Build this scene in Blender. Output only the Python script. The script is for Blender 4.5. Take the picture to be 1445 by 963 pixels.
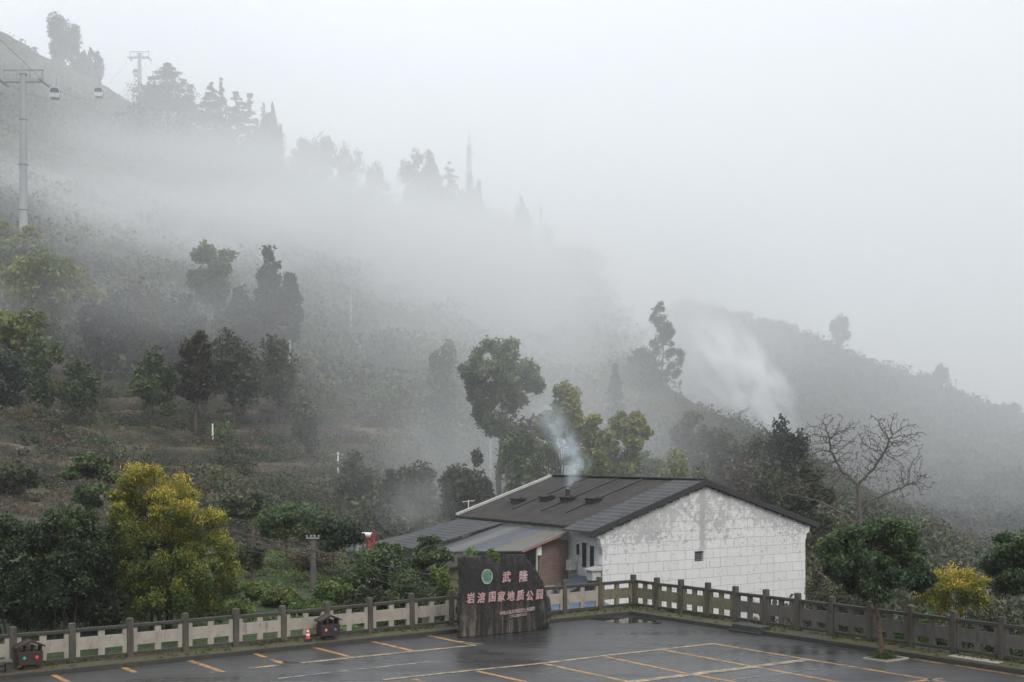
import bpy, math, random
import numpy as np
from mathutils import Vector, Matrix

for o in list(bpy.data.objects):
    bpy.data.objects.remove(o)
sc = bpy.context.scene
C = sc.collection
rad = math.radians

# ------------------------------------------------------------------ camera
F, CX, YH, H = 1650.0, 722.5, 640.0, 6.0      # focal in photo pixels, principal column, horizon row, eye height
cam_d = bpy.data.cameras.new('camera')
cam = bpy.data.objects.new('camera', cam_d)
C.objects.link(cam)
cam.location = (0, 0, H)
cam.rotation_euler = (rad(90), 0, 0)
cam_d.sensor_width = 36.0
cam_d.lens = F / 1445.0 * 36.0
cam_d.shift_y = (YH - 481.5) / 1445.0
cam_d.clip_start = 0.1
cam_d.clip_end = 3000
sc.camera = cam

# ------------------------------------------------------------------ overcast sky + veiled sun
SUN_EL, SUN_AZ = 48.0, 150.0      # azimuth measured clockwise from +Y (view direction)
w = bpy.data.worlds.new('World')
sc.world = w
w.use_nodes = True
nt = w.node_tree
nt.nodes.clear()
wo = nt.nodes.new('ShaderNodeOutputWorld')
bg1 = nt.nodes.new('ShaderNodeBackground')
sky = nt.nodes.new('ShaderNodeTexSky')
sky.sky_type = 'NISHITA'
sky.sun_disc = False
sky.sun_elevation = rad(SUN_EL)
sky.sun_rotation = rad(SUN_AZ)
sky.dust_density = 4.0
bg1.inputs['Strength'].default_value = 0.05
nt.links.new(sky.outputs['Color'], bg1.inputs['Color'])
bg2 = nt.nodes.new('ShaderNodeBackground')    # cloud deck: CIE overcast, zenith three times the horizon
geo = nt.nodes.new('ShaderNodeNewGeometry')
sep = nt.nodes.new('ShaderNodeSeparateXYZ')
nt.links.new(geo.outputs['Incoming'], sep.inputs[0])
mr = nt.nodes.new('ShaderNodeMapRange')
mr.inputs['From Min'].default_value = 0.0
mr.inputs['From Max'].default_value = -1.0
mr.inputs['To Min'].default_value = 0.63
mr.inputs['To Max'].default_value = 1.75
nt.links.new(sep.outputs['Z'], mr.inputs['Value'])
bg2.inputs['Color'].default_value = (0.95, 0.98, 0.99, 1)
dt = nt.nodes.new('ShaderNodeVectorMath'); dt.operation = 'DOT_PRODUCT'
nt.links.new(geo.outputs['Incoming'], dt.inputs[0])
_b = Vector((-0.03, 1.0, 0.30)).normalized()
dt.inputs[1].default_value = (-_b.x, -_b.y, -_b.z)
mg = nt.nodes.new('ShaderNodeMapRange')
mg.inputs['From Min'].default_value = 0.88
mg.inputs['From Max'].default_value = 1.0
mg.inputs['To Min'].default_value = 0.88
mg.inputs['To Max'].default_value = 1.06
nt.links.new(dt.outputs['Value'], mg.inputs['Value'])
mm = nt.nodes.new('ShaderNodeMath'); mm.operation = 'MULTIPLY'
nt.links.new(mr.outputs['Result'], mm.inputs[0]); nt.links.new(mg.outputs['Result'], mm.inputs[1])
nt.links.new(mm.outputs[0], bg2.inputs['Strength'])
add = nt.nodes.new('ShaderNodeAddShader')
nt.links.new(bg1.outputs[0], add.inputs[0])
nt.links.new(bg2.outputs[0], add.inputs[1])
nt.links.new(add.outputs[0], wo.inputs['Surface'])
w.cycles.sampling_method = 'MANUAL'
w.cycles.sample_map_resolution = 256

sl = bpy.data.lights.new('sun', 'SUN')
sl.energy = 1.0
sl.angle = rad(25)
sl.color = (1.0, 0.97, 0.93)
so = bpy.data.objects.new('sun', sl)
C.objects.link(so)
_d = Vector((math.sin(rad(SUN_AZ)) * math.cos(rad(SUN_EL)), math.cos(rad(SUN_AZ)) * math.cos(rad(SUN_EL)), math.sin(rad(SUN_EL))))
so.rotation_euler = _d.to_track_quat('Z', 'Y').to_euler()
so.location = (0, -20, 60)

sc.view_settings.view_transform = 'Standard'
sc.view_settings.look = 'None'
sc.view_settings.exposure = 0.0
sc.view_settings.gamma = 1.0
sc.view_settings.use_curve_mapping = False
sc.render.engine = 'CYCLES'
cy = sc.cycles
cy.use_denoising = True
cy.max_bounces = 6
cy.diffuse_bounces = 2
cy.glossy_bounces = 2
cy.transmission_bounces = 2
cy.transparent_max_bounces = 6
cy.volume_bounces = 4
cy.use_adaptive_sampling = True
cy.adaptive_threshold = 0.02
cy.volume_max_steps = 128
cy.caustics_reflective = False
cy.caustics_refractive = False

# ------------------------------------------------------------------ helpers
def px(x, y, D):
    return np.array([(x - CX) / F * D, D, H - (y - YH) / F * D])

def gp(x, y, z=0.0):
    D = F * (H - z) / (y - YH)
    return np.array([(x - CX) / F * D, D, z])

def rayplane(x, y, P0, n):
    d = np.array([(x - CX) / F, 1.0, -(y - YH) / F])
    o = np.array([0, 0, H])
    t = np.dot(P0 - o, n) / np.dot(d, n)
    return o + d * t

def tag(o, label=None, cat=None, group=None, kind=None):
    if label: o['label'] = label
    if cat: o['category'] = cat
    if group: o['group'] = group
    if kind: o['kind'] = kind
    return o

def empty(name, loc, rz=0.0):
    o = bpy.data.objects.new(name, None)
    C.objects.link(o)
    o.location = tuple(loc)
    o.rotation_euler = (0, 0, rz)
    o.empty_display_size = 0.2
    return o

class MB:
    """collects polygons of one mesh"""
    def __init__(s):
        s.v = []; s.f = []; s.n = 0; s.col = []
    def add(s, V, Fs, col=None):
        V = np.asarray(V, float)
        s.v.append(V)
        s.f.extend([tuple(int(i) + s.n for i in f) for f in Fs])
        s.n += len(V)
        if col is not None:
            s.col.append(np.broadcast_to(np.asarray(col, float), (len(V), 3)))
        return s
    def box(s, x0, x1, y0, y1, z0, z1, M=None):
        V = np.array([(x0, y0, z0), (x1, y0, z0), (x1, y1, z0), (x0, y1, z0), (x0, y0, z1), (x1, y0, z1), (x1, y1, z1), (x0, y1, z1)], float)
        if M is not None:
            V = V @ np.asarray(M)[:3, :3].T + np.asarray(M)[:3, 3]
        return s.add(V, [(0, 3, 2, 1), (4, 5, 6, 7), (0, 1, 5, 4), (1, 2, 6, 5), (2, 3, 7, 6), (3, 0, 4, 7)])
    def prism(s, poly, y0, y1, axes='xz'):
        """polygon in two axes, extruded along the third"""
        n = len(poly)
        def P(a, b, t):
            return {'xz': (a, t, b), 'yz': (t, a, b), 'xy': (a, b, t)}[axes]
        V = [P(a, b, y0) for a, b in poly] + [P(a, b, y1) for a, b in poly]
        Fs = [tuple(range(n))[::-1], tuple(range(n, 2 * n))] + [(i, (i + 1) % n, n + (i + 1) % n, n + i) for i in range(n)]
        return s.add(V, Fs)
    def tube(s, pts, rads, n=6, cap=True):
        pts = np.asarray(pts, float)
        rads = np.broadcast_to(np.asarray(rads, float), (len(pts),))
        T = np.gradient(pts, axis=0)
        T /= np.linalg.norm(T, axis=1, keepdims=True) + 1e-9
        ref = np.array([0.0, 0.0, 1.0]) if abs(T[:, 2]).mean() < 0.9 else np.array([1.0, 0.0, 0.0])
        A = np.cross(T, ref); A /= np.linalg.norm(A, axis=1, keepdims=True) + 1e-9
        B = np.cross(T, A)
        ang = np.linspace(0, 2 * np.pi, n, endpoint=False)
        V = pts[:, None, :] + rads[:, None, None] * (np.cos(ang)[None, :, None] * A[:, None, :] + np.sin(ang)[None, :, None] * B[:, None, :])
        V = V.reshape(-1, 3)
        Fs = []
        for i in range(len(pts) - 1):
            for j in range(n):
                k = (j + 1) % n
                Fs.append((i * n + j, i * n + k, (i + 1) * n + k, (i + 1) * n + j))
        if cap:
            Fs.append(tuple(range(n))[::-1])
            Fs.append(tuple((len(pts) - 1) * n + j for j in range(n)))
        return s.add(V, Fs)
    def lathe(s, prof, n=20, c=(0, 0, 0)):
        ang = np.linspace(0, 2 * np.pi, n, endpoint=False)
        V = np.array([(c[0] + r * math.cos(a), c[1] + r * math.sin(a), c[2] + z) for r, z in prof for a in ang])
        Fs = []
        for i in range(len(prof) - 1):
            for j in range(n):
                k = (j + 1) % n
                Fs.append((i * n + j, i * n + k, (i + 1) * n + k, (i + 1) * n + j))
        Fs.append(tuple(range(n))[::-1]); Fs.append(tuple((len(prof) - 1) * n + j for j in range(n)))
        return s.add(V, Fs)
    def build(s, name, mat, parent=None, smooth=False, bevel=0):
        me = bpy.data.meshes.new(name)
        V = np.concatenate(s.v)
        me.from_pydata(V.tolist(), [], s.f)
        if s.col:
            ca = me.color_attributes.new('Col', 'FLOAT_COLOR', 'POINT')
            c4 = np.ones((len(V), 4)); c4[:, :3] = np.concatenate(s.col)
            ca.data.foreach_set('color', c4.ravel())
        me.materials.append(mat)
        if smooth:
            me.polygons.foreach_set('use_smooth', [True] * len(me.polygons))
        me.update()
        o = bpy.data.objects.new(name, me)
        C.objects.link(o)
        if parent is not None: o.parent = parent
        if bevel:
            b = o.modifiers.new('bevel', 'BEVEL'); b.width = bevel; b.segments = 2; b.limit_method = 'ANGLE'
        return o

def quadmesh(name, V, Q, mat, parent=None, col=None, smooth=False):
    me = bpy.data.meshes.new(name)
    n = len(Q)
    me.vertices.add(len(V)); me.vertices.foreach_set('co', np.asarray(V, np.float32).ravel())
    me.loops.add(4 * n); me.loops.foreach_set('vertex_index', np.asarray(Q, np.int32).ravel())
    me.polygons.add(n); me.polygons.foreach_set('loop_start', np.arange(0, 4 * n, 4, dtype=np.int32))
    try:
        me.polygons.foreach_set('loop_total', np.full(n, 4, np.int32))
    except Exception:
        pass
    if smooth:
        me.polygons.foreach_set('use_smooth', np.ones(n, bool))
    me.materials.append(mat)
    me.update(calc_edges=True)
    if col is not None:
        ca = me.color_attributes.new('Col', 'FLOAT_COLOR', 'POINT')
        c4 = np.ones((len(V), 4), np.float32); c4[:, :3] = col
        ca.data.foreach_set('color', c4.ravel())
    o = bpy.data.objects.new(name, me)
    C.objects.link(o)
    if parent is not None: o.parent = parent
    return o

def vnoise(x, y, seed=0):
    """smooth 2-D value noise in 0..1"""
    x = np.asarray(x, float); y = np.asarray(y, float)
    xi = np.floor(x).astype(np.int64); yi = np.floor(y).astype(np.int64)
    fx = x - xi; fy = y - yi
    fx = fx * fx * (3 - 2 * fx); fy = fy * fy * (3 - 2 * fy)
    def h(a, b):
        n = (a * 374761393 + b * 668265263 + seed * 974634777) & 0x7fffffff
        n = ((n ^ (n >> 13)) * 1274126177) & 0x7fffffff
        return ((n ^ (n >> 16)) & 0xffff) / 65535.0
    return (h(xi, yi) * (1 - fx) + h(xi + 1, yi) * fx) * (1 - fy) + (h(xi, yi + 1) * (1 - fx) + h(xi + 1, yi + 1) * fx) * fy

def fbm(x, y, seed=0, o=4):
    t = 0; a = 0.5
    for i in range(o):
        t = t + a * vnoise(x * 2 ** i, y * 2 ** i, seed + i * 7); a *= 0.5
    return t

# ------------------------------------------------------------------ materials
class N:
    """small node-building helper"""
    def __init__(s, name):
        s.m = bpy.data.materials.new(name); s.m.use_nodes = True
        s.t = s.m.node_tree; s.t.nodes.clear()
        s.out = s.t.nodes.new('ShaderNodeOutputMaterial')
        s.p = None
    def n(s, typ, **kw):
        d = s.t.nodes.new('ShaderNode' + typ)
        for k, v in kw.items():
            if k.startswith('_'): setattr(d, k[1:], v)
            else: s.set(d, k.replace('_', ' '), v)
        return d
    def set(s, d, k, v):
        i = d.inputs[int(k[1:])] if k[0] == '#' else d.inputs[k]
        if isinstance(v, bpy.types.NodeSocket): s.t.links.new(v, i)
        elif hasattr(v, 'outputs'): s.t.links.new(v.outputs[0], i)
        else:
            if isinstance(v, tuple) and len(v) == 3 and i.type == 'RGBA': v = v + (1,)
            i.default_value = v
    def bsdf(s, **kw):
        s.p = s.n('BsdfPrincipled', **kw)
        s.t.links.new(s.p.outputs[0], s.out.inputs['Surface'])
        return s.p
    def coord(s, which='Object', scale=(1, 1, 1), loc=(0, 0, 0), rot=(0, 0, 0)):
        tc = s.n('TexCoord')
        mp = s.n('Mapping'); mp.inputs['Scale'].default_value = scale; mp.inputs['Location'].default_value = loc
        mp.inputs['Rotation'].default_value = rot
        s.t.links.new(tc.outputs[which], mp.inputs['Vector'])
        return mp.outputs[0]
    def noise(s, vec, scale, detail=5, rough=0.55, dist=0.0):
        d = s.n('TexNoise', Vector=vec, Scale=scale, Detail=detail, Roughness=rough, Distortion=dist)
        return d.outputs[0]
    def ramp(s, fac, stops):
        d = s.n('ValToRGB', Fac=fac)
        e = d.color_ramp.elements
        while len(e) < len(stops): e.new(0.5)
        for q, (p, c) in zip(e, stops):
            q.position = p
            q.color = (c, c, c, 1) if not isinstance(c, tuple) else c + (1,)
        return d.outputs[0]
    def mix(s, fac, a, b, blend='MIX'):
        d = s.n('Mix', _data_type='RGBA', _blend_type=blend)
        s.set(d, '#0', fac)
        for i, v in ((6, a), (7, b)):
            if isinstance(v, bpy.types.NodeSocket): s.t.links.new(v, d.inputs[i])
            else: d.inputs[i].default_value = v + (1,)
        return d.outputs[2]
    def math(s, op, a, b=0.0, c=0.0, clamp=False):
        d = s.n('Math', _operation=op, _use_clamp=clamp)
        for i, v in enumerate((a, b, c)):
            s.set(d, '#%d' % i, v)
        return d.outputs[0]
    def bump(s, h, strength=0.3, dist=0.02):
        return s.n('Bump', Height=h, Strength=strength, Distance=dist).outputs[0]

def plain(name, col, rough=0.7, var=0.25, scale=4.0, metal=0.0, bump=0.0, coord='Object'):
    k = N(name)
    v = k.coord(coord)
    n1 = k.noise(v, scale, 6, 0.6)
    dark = tuple(c * (1 - var) for c in col); lite = tuple(min(1, c * (1 + var)) for c in col)
    c = k.ramp(n1, [(0.3, dark), (0.7, lite)])
    p = k.bsdf(Base_Color=c, Roughness=rough, Metallic=metal)
    if bump: k.set(p, 'Normal', k.bump(n1, bump))
    return k.m

def foliage_mat(name, trans=0.25):
    k = N(name)
    a = k.n('Attribute', _attribute_name='Col')
    p = k.bsdf(Base_Color=a.outputs['Color'], Roughness=0.55)
    tr = k.n('BsdfTranslucent', Color=a.outputs['Color'])
    mx = k.n('MixShader', Fac=trans)
    k.t.links.new(p.outputs[0], mx.inputs[1]); k.t.links.new(tr.outputs[0], mx.inputs[2])
    k.t.links.new(mx.outputs[0], k.out.inputs['Surface'])
    return k.m

M = {}
M['leaf'] = foliage_mat('leaf')
M['bark'] = plain('bark', (0.075, 0.06, 0.05), 0.9, 0.45, 9, bump=0.5)
M['bark_dark'] = plain('bark_dark', (0.035, 0.03, 0.026), 0.9, 0.4, 9, bump=0.5)
M['bark_red'] = plain('bark_red', (0.10, 0.06, 0.045), 0.9, 0.5, 14, bump=0.6)
M['bark_grey'] = plain('bark_grey', (0.10, 0.09, 0.08), 0.9, 0.3, 6)
M['white_paint'] = plain('white_paint', (0.72, 0.72, 0.70), 0.5, 0.08, 5)
M['metal_grey'] = plain('metal_grey', (0.30, 0.31, 0.32), 0.45, 0.15, 3, metal=0.3)
M['steel'] = plain('steel', (0.27, 0.28, 0.29), 0.5, 0.1, 3, metal=0.2)
M['cable'] = plain('cable', (0.03, 0.03, 0.03), 0.6, 0.1)
M['glass'] = plain('glass', (0.02, 0.024, 0.028), 0.12, 0.2)
M['red_paint'] = plain('red_paint', (0.24, 0.03, 0.03), 0.45, 0.15)
M['blue_sheet'] = plain('blue_sheet', (0.06, 0.11, 0.19), 0.45, 0.3, 3)
M['wood_brown'] = plain('wood_brown', (0.028, 0.013, 0.011), 0.6, 0.35, 8)
M['black'] = plain('black', (0.015, 0.015, 0.016), 0.7, 0.3)

def asphalt():
    k = N('asphalt')
    v = k.coord()
    big = k.noise(v, 0.11, 4, 0.6, 0.4)
    mid = k.noise(v, 0.7, 6, 0.65)
    fine = k.noise(v, 70, 3, 0.6)
    streak = k.noise(k.coord(scale=(0.25, 1.3, 1), rot=(0, 0, 0.62)), 0.35, 5, 0.6)
    vw = k.n('VectorMath', _operation='MULTIPLY_ADD'); k.t.links.new(k.n('TexNoise', Vector=v, Scale=.8, Detail=4).outputs['Color'], vw.inputs[0]); vw.inputs[1].default_value = (1.6, 1.6, 0); k.t.links.new(v, vw.inputs[2])
    crk = k.n('TexVoronoi', _feature='DISTANCE_TO_EDGE', Vector=vw.outputs[0], Scale=0.17).outputs[0]
    crack = k.math('MULTIPLY', k.ramp(crk, [(0.0, 1.0), (0.0035, 0.0)]), k.ramp(mid, [(0.45, 0.0), (0.55, 0.9)]))
    c = k.ramp(mid, [(0.25, (0.017, 0.017, 0.018)), (0.75, (0.036, 0.036, 0.037))])
    c = k.mix(k.ramp(fine, [(0.35, 0.0), (0.75, 0.5)]), c, (0.055, 0.055, 0.055))
    c = k.mix(k.ramp(big, [(0.42, 0.0), (0.60, 0.55)]), c, (0.042, 0.041, 0.040))
    c = k.mix(crack, c, (0.008, 0.008, 0.008))
    ro = k.ramp(k.math('ADD', k.math('MULTIPLY', big, 0.5), k.math('MULTIPLY', streak, 0.5)), [(0.42, 0.14), (0.58, 0.60)])
    p = k.bsdf(Base_Color=c, Roughness=ro, Specular_IOR_Level=0.4)
    k.set(p, 'Normal', k.bump(fine, 0.25, 0.006))
    return k.m
M['asphalt'] = asphalt()

def marking(name, col, wear):
    k = N(name)
    v = k.coord()
    a = k.noise(v, 3.2, 7, 0.75)
    b = k.noise(v, 40, 3, 0.6)
    s = k.math('ADD', k.math('MULTIPLY', a, 0.75), k.math('MULTIPLY', b, 0.25))
    c = k.mix(k.ramp(s, [(wear, 1.0), (wear + 0.12, 0.0)]), col, (0.055, 0.054, 0.054))
    k.bsdf(Base_Color=c, Roughness=0.5)
    return k.m
M['mark_yellow'] = marking('mark_yellow', (0.40, 0.21, 0.05), 0.42)
M['mark_pale'] = marking('mark_pale', (0.36, 0.27, 0.16), 0.43)
M['mark_white'] = marking('mark_white', (0.33, 0.32, 0.30), 0.45)

def concrete(name, col, moss, stain):
    """weathered cement with dark run-off stains and moss patches"""
    k = N(name)
    v = k.coord()
    n1 = k.noise(v, 2.2, 8, 0.7)
    n2 = k.noise(k.coord(scale=(3, 3, 0.7)), 2.5, 6, 0.65)
    n3 = k.noise(v, 28, 4, 0.6)
    c = k.ramp(n1, [(0.25, tuple(x * 0.7 for x in col)), (0.75, tuple(min(1, x * 1.2) for x in col))])
    c = k.mix(k.ramp(n2, [(1 - stain - 0.1, 0.0), (1 - stain + 0.14, 0.85)]), c, (0.03, 0.029, 0.026))
    c = k.mix(k.ramp(k.noise(v, 3.7, 6, 0.7), [(1 - moss - 0.06, 0.0), (1 - moss + 0.12, 0.9)]), c, (0.055, 0.06, 0.02))
    p = k.bsdf(Base_Color=c, Roughness=0.85)
    k.set(p, 'Normal', k.bump(n3, 0.3, 0.01))
    return k.m
M['post'] = concrete('post', (0.085, 0.076, 0.062), 0.42, 0.46)
M['rail'] = concrete('rail', (0.045, 0.041, 0.035), 0.42, 0.5)
M['panel_pale'] = concrete('panel_pale', (0.31, 0.283, 0.245), 0.28, 0.34)
M['panel_olive'] = concrete('panel_olive', (0.16, 0.145, 0.095), 0.40, 0.36)
M['panel_grey'] = concrete('panel_grey', (0.105, 0.096, 0.086), 0.30, 0.38)
M['kerb'] = concrete('kerb', (0.045, 0.042, 0.037), 0.42, 0.50)
M['slab'] = concrete('slab', (0.40, 0.40, 0.38), 0.25, 0.34)
M['dark_stone'] = concrete('dark_stone', (0.045, 0.045, 0.044), 0.3, 0.42)

def verge():
    k = N('verge')
    v = k.coord()
    a = k.noise(v, 1.1, 7, 0.7)
    b = k.noise(v, 9, 5, 0.7)
    c = k.ramp(b, [(0.3, (0.035, 0.03, 0.022)), (0.7, (0.085, 0.07, 0.05))])
    c = k.mix(k.ramp(a, [(0.42, 0.0), (0.60, 0.9)]), c, (0.075, 0.08, 0.022))
    p = k.bsdf(Base_Color=c, Roughness=0.95)
    k.set(p, 'Normal', k.bump(b, 0.6, 0.03))
    return k.m
M['verge'] = verge()

def water():
    k = N('water')
    v = k.coord()
    p = k.bsdf(Base_Color=(0.012, 0.012, 0.013), Roughness=0.03)
    k.set(p, 'Normal', k.bump(k.noise(v, 3, 3), 0.02, 0.01))
    return k.m
M['water'] = water()

def terrain_mat():
    k = N('hillside_ground')
    a = k.n('Attribute', _attribute_name='Col')
    v = k.coord()
    n1 = k.noise(v, 0.9, 8, 0.75)
    n2 = k.noise(v, 0.16, 6, 0.65)
    c = k.mix(1.0, a.outputs['Color'], k.ramp(n1, [(0.3, 0.45), (0.72, 1.45)]), 'MULTIPLY')
    n3 = k.noise(v, 3.6, 6, 0.75)
    c = k.mix(1.0, c, k.ramp(n3, [(0.32, 0.35), (0.68, 1.6)]), 'MULTIPLY')
    c = k.mix(k.ramp(n2, [(0.5, 0.0), (0.68, 0.75)]), c, (0.022, 0.028, 0.014))
    p = k.bsdf(Base_Color=c, Roughness=0.95)
    k.set(p, 'Normal', k.bump(k.math('ADD', n1, k.math('MULTIPLY', n3, 0.4)), 1.0, 0.8))
    return k.m
M['terrain'] = terrain_mat()

# ------------------------------------------------------------------ terrain
zp = lambda D, y: H - (y - YH) / F * D
_cols = [
    (-900, [(30, -.5), (45, -.5), (65, 1), (90, 6), (130, 18), (180, 36), (230, 62), (300, 100), (400, 165), (470, 180), (640, 120)]),
    (0,   [(30, -.5), (45, -.5), (60, -.3), (75, 's', 742), (100, 's', 668), (140, 's', 568), (180, 's', 445), (220, 's', 325), (280, 's', 220), (340, 's', 130), (400, 's', 55), (450, 's', 45), (640, 125)]),
    (150, [(30, -.5), (45, -.5), (66, -.5), (85, 's', 730), (110, 's', 668), (150, 's', 578), (190, 's', 485), (230, 's', 385), (290, 's', 275), (350, 's', 185), (410, 's', 122), (460, 's', 150), (640, 80)]),
    (300, [(30, -.5), (45, -.5), (72, -.5), (85, 's', 745), (110, 's', 680), (150, 's', 592), (190, 's', 503), (230, 's', 405), (280, 's', 320), (340, 's', 248), (385, 's', 212), (440, 's', 250), (640, 50)]),
    (450, [(30, -.5), (45, -.6), (70, -.7), (86, 's', 758), (110, 's', 692), (150, 's', 608), (190, 's', 528), (230, 's', 445), (280, 's', 362), (340, 's', 285), (372, 's', 262), (430, 's', 300), (640, 40)]),
    (600, [(30, -1.5), (45, -2.0), (70, -2.2), (92, 's', 755), (115, 's', 702), (150, 's', 637), (200, 's', 548), (250, 's', 455), (300, 's', 382), (342, 's', 318), (400, 's', 350), (640, 30)]),
    (720, [(30, -1.5), (45, -2.5), (72, -2.4), (92, 's', 765), (115, 's', 712), (150, 's', 650), (200, 's', 568), (250, 's', 478), (300, 's', 392), (342, 's', 326), (400, 's', 370), (640, 20)]),
    (835, [(30, -1.5), (45, -2.6), (72, -2.6), (92, 's', 775), (120, 's', 722), (160, 's', 655), (200, 's', 580), (230, 's', 510), (270, 's', 440), (318, 's', 362), (360, 's', 420), (640, 0)]),
    (880, [(30, -1.5), (45, -2.6), (75, -2.6), (95, 's', 780), (120, 's', 730), (160, 's', 660), (200, 's', 565), (222, 's', 505), (250, 's', 520), (300, 's', 470), (330, 's', 450), (420, 's', 480), (640, 0)]),
    (960, [(30, -1.5), (45, -2.6), (75, -2.6), (95, 's', 790), (125, 's', 745), (160, 's', 692), (195, 's', 600), (215, 's', 552), (250, 's', 610), (300, 's', 600), (350, 's', 540), (420, 's', 432), (640, 30)]),
    (1090, [(30, -1.5), (45, -2.6), (70, -3), (90, 's', 800), (120, 's', 755), (155, 's', 715), (185, 's', 622), (200, 's', 618), (250, 's', 680), (310, 's', 620), (360, 's', 550), (420, 's', 458), (640, 30)]),
    (1200, [(30, -1.2), (45, -2.5), (70, -4), (100, -5), (140, 's', 752), (180, 's', 700), (210, 's', 690), (260, 's', 715), (320, 's', 620), (370, 's', 560), (420, 's', 502), (640, 20)]),
    (1320, [(30, -1.2), (45, -2.5), (70, -4.5), (100, -6), (150, 's', 770), (200, 's', 750), (260, 's', 730), (320, 's', 660), (370, 's', 600), (420, 's', 545), (640, 10)]),
    (1445, [(30, -1.2), (45, -2.5), (70, -5), (100, -8), (150, -9), (200, -9.5), (260, -9), (320, 's', 668), (370, 's', 630), (420, 's', 596), (640, 0)]),
    (1750, [(30, -1.2), (45, -2.5), (70, -5), (100, -8), (150, -9), (260, -9.5), (320, -5), (420, 's', 660), (640, -6)]),
    (2400, [(30, -1.2), (45, -2.5), (70, -5), (100, -8), (260, -9.5), (420, -6), (640, -9)]),
]
_cx = np.array([c[0] for c in _cols], float)
def _prof(c):
    D = []; Z = []
    for t in c[1]:
        D.append(t[0]); Z.append(zp(t[0], t[2]) if t[1] == 's' else t[1])
    return np.array(D, float), np.array(Z, float)
_DD = np.linspace(0, 660, 661)
_tab = np.stack([np.interp(_DD, *_prof(c)) for c in _cols])          # columns x depth
_k = np.hanning(13); _k /= _k.sum()
for i in range(len(_tab)):
    _tab[i] = np.convolve(np.pad(_tab[i], 6, mode='edge'), _k, mode='valid')
_px_f = np.arange(-900, 2401, 10.0)
_tabf = np.stack([np.interp(_px_f, _cx, _tab[:, j]) for j in range(len(_DD))], 1)
_k2 = np.hanning(7); _k2 /= _k2.sum()
for j in range(_tabf.shape[1]):
    _tabf[:, j] = np.convolve(np.pad(_tabf[:, j], 3, mode='edge'), _k2, mode='valid')

def terrain_base(X, Y):
    p = np.clip(CX + F * X / np.maximum(Y, 1.0), -899, 2399)
    d = np.clip(Y, 0, 659)
    a = (p + 900) / 10.0; ai = np.floor(a).astype(int); af = a - ai
    di = np.floor(d).astype(int); df = d - di
    return (_tabf[ai, di] * (1 - af) + _tabf[ai + 1, di] * af) * (1 - df) + (_tabf[ai, di + 1] * (1 - af) + _tabf[ai + 1, di + 1] * af) * df

def terrain_z(X, Y):
    X = np.asarray(X, float); Y = np.asarray(Y, float)
    z = terrain_base(X, Y)
    p = CX + F * X / np.maximum(Y, 1.0)
    hill = np.clip((Y - 74) / 20, 0, 1)
    global _lip
    # old farm terraces on the left slope
    st = 2.3
    zz = z + 0.9 * (fbm(X / 17, Y / 17, 3) - 0.5) * 2
    q = zz / st; fr = q - np.floor(q)
    ter = (np.floor(q) + np.clip((fr - 0.55) / 0.45, 0, 1) ** 1.5) * st
    wt = np.clip((Y - 78) / 10, 0, 1) * np.clip((185 - Y) / 30, 0, 1) * np.clip((800 - p) / 150, 0, 1) * 0.85
    z = z * (1 - wt) + ter * wt
    _lip = (fr, wt)
    z = z + hill * ((fbm(X / 14, Y / 14, 11) - 0.47) * (1.2 + Y / 90.0) + (fbm(X / 3.2, Y / 3.2, 17) - 0.47) * 0.9)
    z = z + (1 - hill) * (fbm(X / 6, Y / 6, 5) - 0.47) * 0.25
    return z

def tz(x, D):
    X = (x - CX) / F * D
    return float(terrain_z(np.array([X]), np.array([D]))[0])

def hit(x, y, d0=46.0):
    """distance at which the sight line of a photo point meets the slope"""
    D = np.arange(d0, 640, .5)
    row = YH + F * (H - terrain_z((x - CX) / F * D, D)) / D
    k = np.nonzero(row <= y)[0]
    return float(D[k[0]]) if len(k) else 300.0

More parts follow.
